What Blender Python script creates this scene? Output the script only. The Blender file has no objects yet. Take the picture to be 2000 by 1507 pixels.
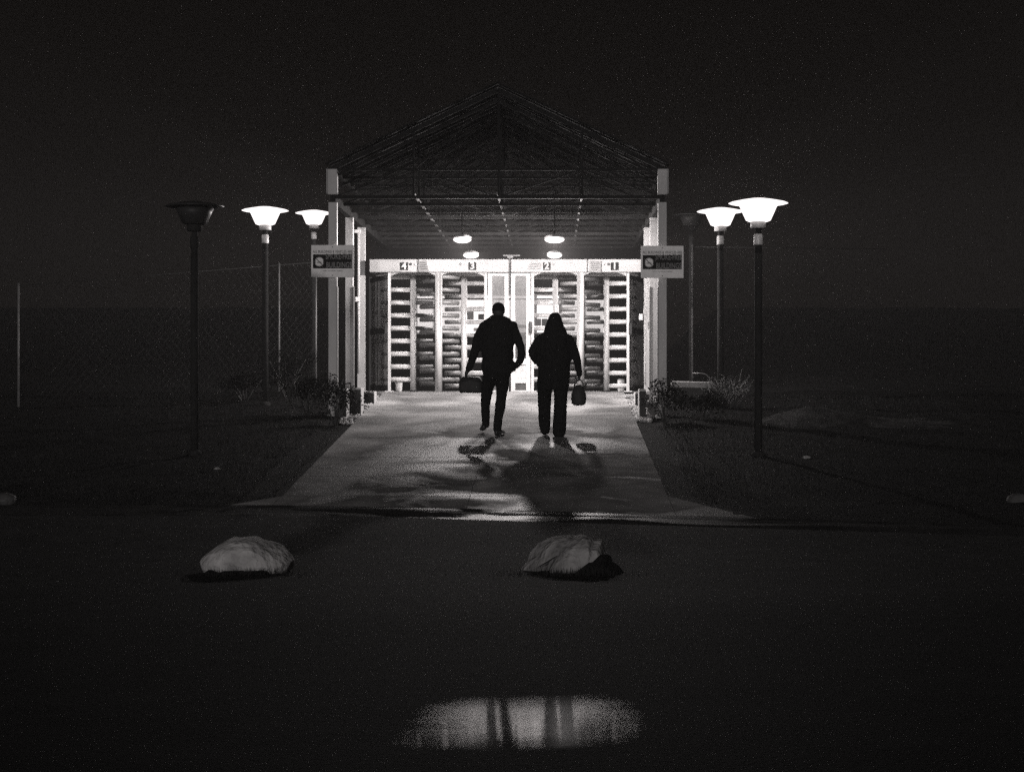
import bpy, bmesh, math, random
from mathutils import Vector, Matrix
R = math.radians
random.seed(7)
C = bpy.context.scene.collection
sc = bpy.context.scene

# ------------------------------------------------------------------ camera, sky, light, exposure
F, VX, VY = 3600.0, 1077.0, 755.0            # focal length and vanishing point in photo pixels
CZ = 0.09                                     # camera height above the gate floor
cam = bpy.data.cameras.new('camera'); co = bpy.data.objects.new('camera', cam); C.objects.link(co)
cam.sensor_fit = 'HORIZONTAL'; cam.sensor_width = 36.0; cam.lens = 36.0 * F / 2000
cam.shift_x = -(VX - 1000) / 2000; cam.shift_y = (VY - 753.5) / 2000
cam.clip_start = 0.05; cam.clip_end = 2000
co.location = (0, 0, CZ); co.rotation_euler = (R(90), 0, 0)
sc.camera = co
w = bpy.data.worlds.new('World'); sc.world = w; w.use_nodes = True
bg = w.node_tree.nodes['Background']
bg.inputs[0].default_value = (1.0, 0.82, 0.72, 1); bg.inputs[1].default_value = 0.0036
sun = bpy.data.lights.new('sun', 'SUN'); so = bpy.data.objects.new('sun', sun); C.objects.link(so)
sun.energy = 0.75; sun.angle = R(2.5); sun.color = (1, 0.95, 0.94)
so.rotation_euler = (R(82), 0, R(-9))         # low light from behind the camera
vs = sc.view_settings
vs.view_transform = 'Standard'; vs.look = 'None'; vs.exposure = 0; vs.gamma = 1
cy = sc.cycles
cy.use_denoising = False
cy.denoiser = 'OPENIMAGEDENOISE'
cy.denoising_input_passes = 'RGB_ALBEDO_NORMAL'
cy.use_adaptive_sampling = False
cy.sample_clamp_indirect = 1.5
cy.sample_clamp_direct = 6.0
cy.max_bounces = 6; cy.diffuse_bounces = 3; cy.glossy_bounces = 4; cy.volume_bounces = 0
cy.transmission_bounces = 4; cy.transparent_max_bounces = 8
cy.blur_glossy = 0.5

# ------------------------------------------------------------------ helpers
def tag(o, label=None, cat=None, group=None, kind=None):
    if label: o['label'] = label
    if cat: o['category'] = cat
    if group: o['group'] = group
    if kind: o['kind'] = kind
    return o
def link(name, me, mat, parent=None, loc=None):
    o = bpy.data.objects.new(name, me); C.objects.link(o)
    if mat is not None and not me.materials:
        for m in (mat if isinstance(mat, (list, tuple)) else [mat]): me.materials.append(m)
    if parent: o.parent = parent
    if loc: o.location = loc
    return o
def empty(name, loc, label=None, cat=None, group=None, rz=0):
    o = bpy.data.objects.new(name, None); C.objects.link(o)
    o.location = loc; o.rotation_euler.z = rz; o.empty_display_size = 0.1
    return tag(o, label, cat, group)
def copy_tree(o, parent=None):
    c = o.copy(); C.objects.link(c)
    if parent: c.parent = parent
    for ch in [x for x in bpy.data.objects if x.parent == o]:
        copy_tree(ch, c)
    return c
class MB:
    def __init__(s): s.bm = bmesh.new()
    def box(s, x0, x1, y0, y1, z0, z1, m=0, bev=0):
        vs_ = [s.bm.verts.new(p) for p in ((x0,y0,z0),(x1,y0,z0),(x1,y1,z0),(x0,y1,z0),(x0,y0,z1),(x1,y0,z1),(x1,y1,z1),(x0,y1,z1))]
        fs = [s.bm.faces.new([vs_[i] for i in f]) for f in ((3,2,1,0),(4,5,6,7),(0,1,5,4),(1,2,6,5),(2,3,7,6),(3,0,4,7))]
        for f in fs: f.material_index = m
        if bev:
            es = list({e for f in fs for e in f.edges})
            bmesh.ops.bevel(s.bm, geom=es, offset=bev, segments=1, affect='EDGES')
        return s
    def quad(s, pts, m=0):
        f = s.bm.faces.new([s.bm.verts.new(p) for p in pts]); f.material_index = m
        return s
    def bar(s, p, q, w_=0.03, h_=None, m=0):
        """rectangular bar from p to q"""
        h_ = h_ or w_
        p, q = Vector(p), Vector(q); t = (q-p).normalized()
        up = Vector((0,0,1)) if abs(t.z) < 0.95 else Vector((0,1,0))
        a = t.cross(up).normalized(); b = a.cross(t).normalized()
        rings = []
        for c in (p, q):
            rings.append([s.bm.verts.new(c + a*sx*w_/2 + b*sy*h_/2) for sx, sy in ((-1,-1),(1,-1),(1,1),(-1,1))])
        for i in range(4):
            f = s.bm.faces.new([rings[0][i], rings[0][(i+1)%4], rings[1][(i+1)%4], rings[1][i]]); f.material_index = m
        for r_ in (rings[0][::-1], rings[1]):
            s.bm.faces.new(r_).material_index = m
        return s
    def tube(s, pts, rad, seg=12, caps=True, m=0, xdir=None):
        """swept elliptical tube; rad is a number, a list, or a list of pairs"""
        pts = [Vector(p) for p in pts]; n = len(pts)
        if not isinstance(rad, (list, tuple)): rad = [rad]*n
        rad = [(r_, r_) if not isinstance(r_, (list, tuple)) else r_ for r_ in rad]
        rings = []
        ref = Vector(xdir) if xdir else None
        for i, c in enumerate(pts):
            t = (pts[min(i+1, n-1)] - pts[max(i-1, 0)]).normalized()
            if ref is None:
                ref = Vector((1,0,0)) if abs(t.x) < 0.8 else Vector((0,1,0))
            a = (ref - t*ref.dot(t)).normalized(); b = t.cross(a)
            if not xdir: ref = a
            rings.append([s.bm.verts.new(c + a*math.cos(k*2*math.pi/seg)*rad[i][0] + b*math.sin(k*2*math.pi/seg)*rad[i][1]) for k in range(seg)])
        for i in range(n-1):
            for k in range(seg):
                f = s.bm.faces.new([rings[i][k], rings[i][(k+1)%seg], rings[i+1][(k+1)%seg], rings[i+1][k]])
                f.smooth = True; f.material_index = m
        if caps:
            for r_ in (rings[0][::-1], rings[-1]):
                s.bm.faces.new(r_).material_index = m
        return s
    def lathe(s, prof, c=(0,0,0), seg=32, m=0, caps=True):
        rings = []
        for (r_, z) in prof:
            rings.append([s.bm.verts.new((c[0]+r_*math.cos(k*2*math.pi/seg), c[1]+r_*math.sin(k*2*math.pi/seg), c[2]+z)) for k in range(seg)])
        for i in range(len(prof)-1):
            for k in range(seg):
                f = s.bm.faces.new([rings[i][k], rings[i][(k+1)%seg], rings[i+1][(k+1)%seg], rings[i+1][k]])
                f.smooth = True; f.material_index = m
        if caps:
            s.bm.faces.new(rings[0][::-1]).material_index = m; s.bm.faces.new(rings[-1]).material_index = m
        return s
    def ell(s, c, r_, seg=16, m=0, rot=None):
        mat = Matrix.Translation(Vector(c)) @ (rot or Matrix.Identity(4)) @ Matrix.Diagonal(Vector((r_[0], r_[1], r_[2], 1)))
        g = bmesh.ops.create_uvsphere(s.bm, u_segments=seg, v_segments=max(8, seg*2//3), radius=1, matrix=mat)
        for v in g['verts']:
            for f in v.link_faces: f.smooth = True; f.material_index = m
        return s
    def mesh(s, name):
        bmesh.ops.recalc_face_normals(s.bm, faces=s.bm.faces)
        me = bpy.data.meshes.new(name); s.bm.to_mesh(me); s.bm.free(); return me
    def build(s, name, mat, parent=None, loc=None):
        return link(name, s.mesh(name), mat, parent, loc)

def mat(name, col=0.5, rough=0.6, noise=0.25, scale=6, bump=0.0, bscale=40, metal=0.0, spec=0.5, stretch=None, fn=None):
    m = bpy.data.materials.new(name); m.use_nodes = True
    nt = m.node_tree; b = nt.nodes['Principled BSDF']
    tc = nt.nodes.new('ShaderNodeTexCoord'); src = tc.outputs['Object']
    if stretch:
        mp = nt.nodes.new('ShaderNodeMapping'); mp.inputs['Scale'].default_value = stretch
        nt.links.new(src, mp.inputs[0]); src = mp.outputs[0]
    n = nt.nodes.new('ShaderNodeTexNoise'); n.inputs['Scale'].default_value = scale; n.inputs['Detail'].default_value = 6
    nt.links.new(src, n.inputs['Vector'])
    mr = nt.nodes.new('ShaderNodeMapRange'); mr.inputs[1].default_value = 0.25; mr.inputs[2].default_value = 0.75
    mr.inputs[3].default_value = 1-noise; mr.inputs[4].default_value = 1+noise
    nt.links.new(n.outputs[0], mr.inputs[0])
    mx = nt.nodes.new('ShaderNodeVectorMath'); mx.operation = 'SCALE'
    mx.inputs[0].default_value = (col, col*0.99, col*0.985)
    nt.links.new(mr.outputs[0], mx.inputs['Scale']); nt.links.new(mx.outputs[0], b.inputs['Base Color'])
    b.inputs['Roughness'].default_value = rough; b.inputs['Metallic'].default_value = metal
    b.inputs['Specular IOR Level'].default_value = spec
    if bump:
        n2 = nt.nodes.new('ShaderNodeTexNoise'); n2.inputs['Scale'].default_value = bscale; n2.inputs['Detail'].default_value = 5
        nt.links.new(src, n2.inputs['Vector'])
        bp = nt.nodes.new('ShaderNodeBump'); bp.inputs['Strength'].default_value = 1; bp.inputs['Distance'].default_value = bump
        nt.links.new(n2.outputs[0], bp.inputs['Height']); nt.links.new(bp.outputs[0], b.inputs['Normal'])
    if fn: fn(nt, b, src, mx)
    return m
def emit(name, strength, col=(1, 0.93, 0.915)):
    m = bpy.data.materials.new(name); m.use_nodes = True; nt = m.node_tree
    b = nt.nodes['Principled BSDF']; b.inputs['Base Color'].default_value = (0.8, 0.8, 0.8, 1)
    b.inputs['Emission Color'].default_value = (*col, 1); b.inputs['Emission Strength'].default_value = strength
    return m
def lit_glass(name, strength, col=(1, 0.93, 0.915)):
    """glowing acrylic that lets the bulb inside it shine through"""
    m = bpy.data.materials.new(name); m.use_nodes = True; nt = m.node_tree
    nt.nodes.remove(nt.nodes['Principled BSDF']); out = nt.nodes['Material Output']
    e = nt.nodes.new('ShaderNodeEmission'); e.inputs[0].default_value = (*col, 1); e.inputs[1].default_value = strength
    t = nt.nodes.new('ShaderNodeBsdfTransparent'); t.inputs[0].default_value = (1, 1, 1, 1)
    a = nt.nodes.new('ShaderNodeAddShader'); nt.links.new(e.outputs[0], a.inputs[0]); nt.links.new(t.outputs[0], a.inputs[1])
    nt.links.new(a.outputs[0], out.inputs[0])
    m.cycles.emission_sampling = 'NONE'
    return m
def bulb(parent, loc, power, radius):
    l = bpy.data.lights.new('bulb', 'POINT'); l.energy = power; l.shadow_soft_size = radius; l.color = (1, 0.94, 0.925)
    o = bpy.data.objects.new('bulb', l); C.objects.link(o); o.parent = parent; o.location = loc
    return o
def wet(rlo, rhi, scale, stretch, dark):
    """patchy dampness: where it is wet the surface is smoother and the concrete itself darker"""
    def fn(nt, b, src, mx):
        mp = nt.nodes.new('ShaderNodeMapping'); mp.inputs['Scale'].default_value = stretch
        tc = nt.nodes.new('ShaderNodeTexCoord'); nt.links.new(tc.outputs['Object'], mp.inputs[0])
        n = nt.nodes.new('ShaderNodeTexNoise'); n.inputs['Scale'].default_value = scale; n.inputs['Detail'].default_value = 4
        n.inputs['Distortion'].default_value = 0.6
        nt.links.new(mp.outputs[0], n.inputs['Vector'])
        mr = nt.nodes.new('ShaderNodeMapRange'); mr.inputs[1].default_value = 0.40; mr.inputs[2].default_value = 0.60
        mr.inputs[3].default_value = rhi; mr.inputs[4].default_value = rlo
        nt.links.new(n.outputs[0], mr.inputs[0]); nt.links.new(mr.outputs[0], b.inputs['Roughness'])
        ms = nt.nodes.new('ShaderNodeMapRange'); ms.inputs[1].default_value = 0.5; ms.inputs[2].default_value = 0.66
        ms.inputs[3].default_value = 0.0; ms.inputs[4].default_value = 0.08
        nt.links.new(n.outputs[0], ms.inputs[0]); nt.links.new(ms.outputs[0], b.inputs['Specular IOR Level'])
        md = nt.nodes.new('ShaderNodeMapRange'); md.inputs[1].default_value = 0.36; md.inputs[2].default_value = 0.56
        md.inputs[3].default_value = 1.0; md.inputs[4].default_value = dark
        nt.links.new(n.outputs[0], md.inputs[0])
        v = nt.nodes.new('ShaderNodeVectorMath'); v.operation = 'SCALE'
        nt.links.new(mx.outputs[0], v.inputs[0]); nt.links.new(md.outputs[0], v.inputs['Scale'])
        nt.links.new(v.outputs[0], b.inputs['Base Color'])
    return fn

M = dict(
    concrete=mat('concrete', 0.27, 0.5, 0.35, 1.6, 0.003, 60, spec=0.28, fn=wet(0.5, 0.9, 0.7, (1, 0.8, 1), 0.42)),
    kerb=mat('kerb_concrete', 0.035, 0.42, 0.35, 2.5, 0.003, 50, fn=wet(0.4, 0.9, 0.5, (1, 2, 1), 0.7)),
    asphalt=mat('asphalt', 0.022, 0.9, 0.5, 3, 0.004, 90, spec=0.034),
    grass=mat('turf', 0.009, 0.9, 0.6, 4, 0.02, 30, spec=0.035),
    blade=mat('grass_blade', 0.02, 0.7, 0.6, 1.5, spec=0.03),
    leaf=mat('leaf', 0.012, 0.6, 0.7, 3, spec=0.02),
    twig=mat('twig', 0.05, 0.7, 0.4, 8),
    darksteel=mat('dark_painted_steel', 0.035, 0.5, 0.3, 5, 0.001, 80),
    trusssteel=mat('truss_steel', 0.014, 0.9, 0.4, 5, 0.001, 80, spec=0.02),
    column=mat('column_paint', 0.36, 0.5, 0.22, 4, 0.002, 50, stretch=(1, 1, 0.3)),
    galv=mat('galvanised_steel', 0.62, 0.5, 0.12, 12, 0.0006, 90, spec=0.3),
    galvdull=mat('dull_galv_and_bar_shade', 0.15, 0.5, 0.25, 10, 0.001, 90, metal=0.2),  # dull fittings; stands for shade on the middle turnstiles' inner bars
    comb=mat('dark_steel_comb_shade', 0.05, 0.55, 0.3, 10, 0.001, 90),  # dark steel and lettering; on comb and inner rotor bars it is painted shade
    white=mat('white_gate_paint', 0.55, 0.4, 0.1, 5, 0.0008, 60),
    header=mat('header_paint', 0.34, 0.45, 0.12, 6, 0.0008, 60, stretch=(0.5, 1, 2)),
    fencepost=mat('fence_post_steel', 0.13, 0.5, 0.5, 3),
    mesh=mat('fence_wire', 0.003, 0.8, 0.2, 3),
    panel=mat('scratched_panel', 0.5, 0.5, 0.4, 9, 0.001, 60, spec=0.1),
    black=mat('black_paint', 0.02, 0.45, 0.3, 9),
    numbg=mat('number_plate_black', 0.02, 0.8, 0.2, 9, spec=0.1),
    signwhite=mat('sign_white', 0.7, 0.5, 0.12, 9),
    signblack=mat('sign_black', 0.01, 0.8, 0.2, 9, spec=0.1),
    signgrey=mat('sign_lettering', 0.10, 0.5, 0.1, 9),
    paper=mat('poster_paper', 0.16, 0.7, 0.2, 30),
    ink=mat('ink', 0.04, 0.7, 0.1, 30),
    rockshade=mat('boulder_foot_shade', 0.014, 0.95, 0.5, 12, 0.03, 30, spec=0.03),
    joint=mat('joint_filler', 0.006, 0.95, 0.3, 12, spec=0.0),
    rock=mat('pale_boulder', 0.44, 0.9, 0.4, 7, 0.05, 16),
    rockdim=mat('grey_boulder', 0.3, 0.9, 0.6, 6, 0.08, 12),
    stone=mat('edging_stone', 0.3, 0.8, 0.4, 9, 0.01, 25),
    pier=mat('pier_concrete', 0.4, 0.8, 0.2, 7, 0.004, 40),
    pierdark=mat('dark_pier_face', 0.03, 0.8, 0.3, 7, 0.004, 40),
    jacket=mat('black_jacket_cloth', 0.010, 0.9, 0.4, 14, 0.003, 40, spec=0.15),
    jacket2=mat('black_parka_cloth', 0.009, 0.9, 0.4, 14, 0.003, 40, spec=0.15),
    trouser=mat('dark_denim', 0.009, 0.9, 0.3, 20, 0.002, 60, spec=0.1),
    skin=mat('skin', 0.05, 0.6, 0.15, 20, spec=0.2),
    hair=mat('dark_hair', 0.010, 0.8, 0.5, 30, 0.002, 80, stretch=(4, 4, 0.4), spec=0.1),
    bag=mat('bag_fabric', 0.022, 0.75, 0.4, 12, 0.003, 50),
    shoe=mat('shoe_leather', 0.012, 0.5, 0.3, 12),
    siding=mat('dark_siding', 0.006, 0.6, 0.3, 2, 0.002, 50, spec=0),
    roof=mat('roof_deck', 0.012, 0.7, 0.3, 2, 0.002, 50, spec=0.015),
    lampdark=mat('lamp_post_paint', 0.024, 0.9, 0.2, 8, spec=0.05),
    collar=mat('lamp_collar_metal', 0.5, 0.4, 0.2, 8),
    diffoff=mat('unlit_lamp_acrylic', 0.03, 0.5, 0.2, 8, spec=0.2),
)

# ------------------------------------------------------------------ terrain
NEAR = [(-14, 0.03), (0, -0.31), (4, -0.631), (11, -1.192), (13, -1.33), (14.6, -1.375), (16.5, -1.36), (18.6, -1.215), (32.1, 0.0), (46, 1.1), (58, 2.6), (62, 2.7), (200, 2.7)]
CROSS = 0.021
def zc(y):
    for (a, za), (b, zb) in zip(NEAR, NEAR[1:]):
        if y <= b:
            t = (y-a)/(b-a); return za + (zb-za)*t
    return NEAR[-1][1]
def G(x, y):
    z = zc(y)
    if y < 11: z += CROSS * max(-4, min(4, x))
    elif y < 13: z += CROSS * max(-4, min(4, x)) * (13-y)/2
    if y > 32.1 and -3.9 < x < 2.4: z = 0.0
    elif y > 32.1 and x > 2.4: z = z * min(1, (x-2.4)/3)
    elif y > 32.1: z = z * min(1, (-3.9-x)/3)
    return z
def yk(x):                                    # kerb line
    return 19.1 if x < -2 else max(19.1 - 0.21*(x+2), 16.9)
def px(p, Y): return (p - VX)/F*Y
def pz(p, Y): return CZ + (VY - p)/F*Y
def sheet(name, xs, ys, zf, mat_, keep=None):
    bm = bmesh.new(); g = {}
    for i, x in enumerate(xs):
        for j, y in enumerate(ys): g[i, j] = bm.verts.new((x, y, zf(x, y)))
    for i in range(len(xs)-1):
        for j in range(len(ys)-1):
            f = bm.faces.new([g[i, j], g[i+1, j], g[i+1, j+1], g[i, j+1]]); f.smooth = True
    me = bpy.data.meshes.new(name); bm.to_mesh(me); bm.free()
    return link(name, me, mat_)
def rng(a, b, st):
    n = max(1, round((b-a)/st)); return [a+(b-a)*i/n for i in range(n+1)]
def lumps(x, y):
    return 0.03*math.sin(x*2.1+y*1.3)*math.sin(y*1.7-x*0.6) + 0.02*math.sin(x*5.1)*math.cos(y*4.3)
xs = sorted(set([-40, -25] + rng(-15, 15, 0.5) + [25, 40]))
ys = sorted(set(rng(-15, 19, 1.0) + rng(19, 46, 0.5) + [50, 54, 58, 62]))
def gz(x, y):
    z = G(x, y) - 0.03
    if y > yk(x)+0.6 and (x < -3.3 or x > 1.6): z += lumps(x, y)*0.8 + (0.05 if y < 31 else 0)
    return z
tag(sheet('ground', xs, ys, gz, M['grass']), kind='structure')
# road: everything in front of the kerb
bm = bmesh.new(); rows = []
xr = sorted(set([-40, -25] + rng(-15, 15, 0.5) + [25, 40]))
tr = [-15, -6, 0, 2, 4, 6, 8, 11, 12, 13, 14, 14.6, 15.5, 16.5]
for x in xr:
    col = [bm.verts.new((x, y, G(x, y))) for y in tr]
    for k in range(1, 5):
        y = 16.5 + (yk(x)-16.5)*k/4 + 0.02*k
        col.append(bm.verts.new((x, y, G(x, y) )))
    rows.append(col)
for a, b in zip(rows, rows[1:]):
    for j in range(len(a)-1):
        bm.faces.new([a[j], b[j], b[j+1], a[j+1]]).smooth = True
me = bpy.data.meshes.new('road'); bm.to_mesh(me); bm.free()
tag(link('road', me, M['asphalt']), kind='structure')
# kerb with a gutter pan in front of it
def strip(name, offs, mat_, x0=-15, x1=15):
    bm = bmesh.new(); rows = []
    for x in rng(x0, x1, 0.25):
        y0 = yk(x); wob = 0.006*math.sin(x*3.1)+0.004*math.sin(x*7.7)
        rows.append([bm.verts.new((x, y0+o+wob, G(x, y0+o+wob) + h)) for o, h in offs])
    for a, b in zip(rows, rows[1:]):
        for j in range(len(a)-1): bm.faces.new([a[j], b[j], b[j+1], a[j+1]])
    me = bpy.data.meshes.new(name); bm.to_mesh(me); bm.free()
    return tag(link(name, me, mat_), kind='structure')
strip('gutter', [(-0.5, 0.001), (-0.44, 0.004), (-0.2, 0.003), (-0.01, 0.0), (0.0, -0.02)], M['kerb'])
strip('kerb', [(0.0, -0.03), (0.02, 0.001), (0.06, 0.005), (0.18, 0.007), (0.19, -0.02)], M['kerb'])

# walkway slabs
JO = [32.1, 30.9, 28.2, 25.35, 23.25, 21.5, 19.95]
mb = MB()
def slab(x0, x1, ya, yb):
    z0, z1 = zc(ya)+0.0, zc(yb)+0.0
    g = 0.035; g2 = 0.003
    v = [mb.bm.verts.new(p) for p in ((x0+g2, ya+g, z0), (x1-g2, ya+g, z0), (x1-g2, yb-g, z1), (x0+g2, yb-g, z1),
         (x0+g2, ya+g, z0-0.1), (x1-g2, ya+g, z0-0.1), (x1-g2, yb-g, z1-0.1), (x0+g2, yb-g, z1-0.1))]
    for f in ((0,1,2,3), (0,4,5,1), (1,5,6,2), (2,6,7,3), (3,7,4,0)): mb.bm.faces.new([v[i] for i in f])
XL, XR = -2.92, 1.26
for j_ in JO[1:]:
    mb.quad([(XL+0.01, j_-0.055, zc(j_-0.055)-0.004), (XR-0.01, j_-0.055, zc(j_-0.055)-0.004), (XR-0.01, j_+0.055, zc(j_+0.055)-0.004), (XL+0.01, j_+0.055, zc(j_+0.055)-0.004)], 1)
for b_, a_ in zip(JO, JO[1:]):
    if b_ > 25.4: slab(XL, XR, a_, b_)
    else: slab(XL, -0.88, a_, b_); slab(-0.88, XR, a_, b_)
# last bay meets the angled kerb and flares
for (x0, x1) in ((XL-0.45, XL), (XL, -0.88), (-0.88, XR), (XR, XR+0.8)):
    g = 0.003
    ya0, ya1, yb = yk(x0)+0.18, yk(x1)+0.18, 19.95
    yb0 = yb if x0 >= XL and x1 <= XR else (ya0+0.02 if x0 < XL else yb)
    yb1 = yb if x0 >= XL and x1 <= XR else (yb if x0 < XL else ya1+0.02)
    v = [mb.bm.verts.new(p) for p in ((x0+g, ya0, zc(ya0)+0.008), (x1-g, ya1, zc(ya1)+0.008), (x1-g, yb1-g, zc(yb1)), (x0+g, yb0-g, zc(yb0)))]
    mb.bm.faces.new(v)
mb.box(-3.6, 2.1, 32.13, 46, -0.1, 0.0)
tag(mb.build('walkway', [M['concrete'], M['joint']]), kind='structure')

# wet patch on the road right in front of the camera
def puddle():
    cx, cy_ = -0.06, 4.02
    xs_ = rng(-0.52, 0.52, 0.05); ys_ = rng(-1.0, 1.0, 0.1)
    bm = bmesh.new(); c = bm.verts.new((0, 0, G(cx, cy_)+0.001)); n = 72; prev = None
    rings = []
    for k in (0.5, 1.0):
        rings.append([bm.verts.new((0.52*k*math.cos(a*2*math.pi/n), 1.05*k*math.sin(a*2*math.pi/n), G(cx+0.52*k*math.cos(a*2*math.pi/n), cy_+1.05*k*math.sin(a*2*math.pi/n))+0.001)) for a in range(n)])
    for k in range(n):
        bm.faces.new([c, rings[0][k], rings[0][(k+1)%n]])
        bm.faces.new([rings[0][k], rings[1][k], rings[1][(k+1)%n], rings[0][(k+1)%n]])
    me = bpy.data.meshes.new('puddle'); bm.to_mesh(me); bm.free()
    # thin film of water over asphalt: mirror like in the middle, breaking up into damp asphalt at the rim
    m = bpy.data.materials.new('standing_water'); m.use_nodes = True
    nt = m.node_tree; b = nt.nodes['Principled BSDF']; N = nt.nodes.new; L = nt.links.new
    b.inputs['Base Color'].default_value = (0.006, 0.006, 0.006, 1); b.inputs['IOR'].default_value = 1.33
    b.inputs['Roughness'].default_value = 0.06
    tc = N('ShaderNodeTexCoord')
    mp = N('ShaderNodeMapping'); mp.inputs['Scale'].default_value = (1/0.25, 1/0.56, 0); L(tc.outputs['Object'], mp.inputs[0])
    sq = N('ShaderNodeVectorMath'); sq.operation = 'MULTIPLY'; L(mp.outputs[0], sq.inputs[0]); L(mp.outputs[0], sq.inputs[1])
    ln = N('ShaderNodeVectorMath'); ln.operation = 'LENGTH'; L(sq.outputs[0], ln.inputs[0])
    ns = N('ShaderNodeTexNoise'); ns.inputs['Scale'].default_value = 5; ns.inputs['Detail'].default_value = 5; L(tc.outputs['Object'], ns.inputs['Vector'])
    ad = N('ShaderNodeMath'); ad.operation = 'MULTIPLY_ADD'; L(ns.outputs[0], ad.inputs[0]); ad.inputs[1].default_value = 0.8; L(ln.outputs['Value'], ad.inputs[2])
    fr = N('ShaderNodeMapRange'); fr.interpolation_type = 'SMOOTHSTEP'; L(ad.outputs[0], fr.inputs[0])
    fr.inputs[1].default_value = 0.25; fr.inputs[2].default_value = 1.6; fr.inputs[3].default_value = 0; fr.inputs[4].default_value = 1
    dry = N('ShaderNodeBsdfTransparent')
    mx = N('ShaderNodeMixShader'); L(fr.outputs[0], mx.inputs[0]); L(b.outputs[0], mx.inputs[1]); L(dry.outputs[0], mx.inputs[2])
    L(mx.outputs[0], nt.nodes['Material Output'].inputs[0])
    n_ = N('ShaderNodeTexNoise'); n_.inputs['Scale'].default_value = 60; n_.inputs['Detail'].default_value = 3; L(tc.outputs['Object'], n_.inputs['Vector'])
    bp = N('ShaderNodeBump'); bp.inputs['Distance'].default_value = 0.00006; bp.inputs['Strength'].default_value = 1
    L(n_.outputs[0], bp.inputs['Height']); L(bp.outputs[0], b.inputs['Normal'])
    tag(link('puddle', me, m, loc=(cx, cy_, 0)), kind='structure')
puddle()

# ------------------------------------------------------------------ canopy
YC = 28.1; S0 = F/YC
LX, RX = -3.33, 1.69; MX = (LX+RX)/2
zE, zA = pz(331, YC), pz(176, YC)             # eaves and apex
zB, zU = pz(385, YC), pz(331, YC)             # lower and upper horizontal chord
can = empty('entrance_canopy', (MX, YC, 0), 'open gabled steel canopy with bare trusses over the turnstile entrance', 'canopy')
def cpart(mb, name, m, parent=can):
    me = mb.mesh(name)
    o = link(name, me, m, parent)
    par = parent; off = Vector((0,0,0))
    while par is not None: off += par.location; par = par.parent
    me.transform(Matrix.Translation(-off))
    return o
TY = [YC + 1.12*k for k in range(10)]
half = 327/S0; AX = px(972, YC)
def rz(x): return zE + (zA-zE)*(1-abs(x-AX)/half)
for k, y in enumerate(TY):
    t = MB(); wd = 0.045 if k else 0.06
    for sx in (-1, 1):
        t.bar((AX+sx*half, y, zE), (AX, y, zA), wd, 0.07)
        t.bar((AX+sx*half, y, zE-0.14), (AX, y, zA-0.16), wd*0.7, 0.04)
    t.bar((LX, y, zB), (RX, y, zB), wd, 0.05); t.bar((LX, y, zU), (RX, y, zU), wd*0.8, 0.035)
    for p in (808, 974, 1137):
        x = px(p, YC); t.bar((x, y+0.002, zB), (x, y+0.002, rz(x)), 0.035)
    xsw = [LX, px(808, YC), px(974, YC), px(1137, YC), RX]
    for i in range(4):
        a, b = (zB, zU) if i % 2 == 0 else (zU, zB)
        t.bar((xsw[i], y-0.004, a), (xsw[i+1], y-0.004, b), 0.022)
        t.bar((xsw[i], y+0.006, rz(xsw[i])-0.1 if i % 2 == 0 else zU), (xsw[i+1], y+0.006, rz(xsw[i+1]) - 0.1 if i % 2 else zU), 0.02)
    cpart(t, 'truss', M['trusssteel'])
t = MB()                                       # corrugated deck above the trusses
for sx in (-1, 1):
    n = 56
    for i in range(n):
        y0, y1 = YC-0.2+(10.6)*i/n, YC-0.2+(10.6)*(i+1)/n
        d = 0.05 if i % 2 else 0.0
        a, b = (AX+sx*(half+0.05), zE+0.06+d), (AX, zA+0.08+d)
        t.quad([(a[0], y0, a[1]), (b[0], y0, b[1]), (b[0], y1, b[1]), (a[0], y1, a[1])])
        if i < n-1:
            e = 0.05 if (i+1) % 2 else 0.0
            t.quad([(a[0], y1, a[1]), (b[0], y1, b[1]), (b[0], y1, b[1]-d+e), (a[0], y1, a[1]-d+e)])
cpart(t, 'roof_deck', M['roof'])
for x in (px(808, YC), px(972, YC), px(1137, YC)):
    t = MB().bar((x, YC, zB+0.05), (x, YC+10.1, zB+0.05), 0.03)
    cpart(t, 'tie_bar', M['galvdull'])
for x in (LX, RX):
    t = MB().bar((x, YC, zB-0.03), (x, YC+10.1, zB-0.03), 0.08, 0.14)
    t.bar((x, YC, zU), (x, YC+10.1, zU), 0.05, 0.06)
    cpart(t, 'eaves_beam', M['trusssteel'])
t = MB().tube([(px(740, 29.8), 29.8, pz(420, 29.8)), (px(930, 29.8), 29.8, pz(420, 29.8)), (px(940, 29.8), 29.8, pz(424, 29.8)), (px(952, 29.8), 29.8, pz(420, 29.8)), (px(1260, 29.8), 29.8, pz(420, 29.8))], 0.008, 6)
cpart(t, 'cable', M['galvdull'])
for sx, x in ((-1, LX), (1, RX)):
    for k, y in enumerate((28.1, 30.4, 32.3)):
        zb = min(0.0, zc(y)) - 0.1
        t = MB(); h_ = 0.066 if k != 2 else 0.07   # box post with lipped edges
        ztop = zB-0.02 if k else zB+0.0
        t.box(x-h_, x+h_, y-0.05, y+0.05, zb, ztop-0.08, bev=0.006)
        t.box(x-0.1, x+0.1, y-0.1, y+0.1, zb, min(0.0, zc(y))+0.02)
        p = cpart(t, 'post', M['column'])
        if k == 0:
            c = MB().box(x-0.075, x+0.075, y-0.09, y+0.02, zB+0.03, zE+0.0, bev=0.008)
            c.box(x+sx*0.082-0.006, x+sx*0.082+0.006, y-0.095, y+0.02, zB+0.05, zE)
            for zz in (0.1, 0.2, 0.3): c.box(x-0.02, x+0.02, y-0.094, y-0.088, zB+zz, zB+zz+0.03)
            cpart(c, 'capital', M['column'], p)
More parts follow.
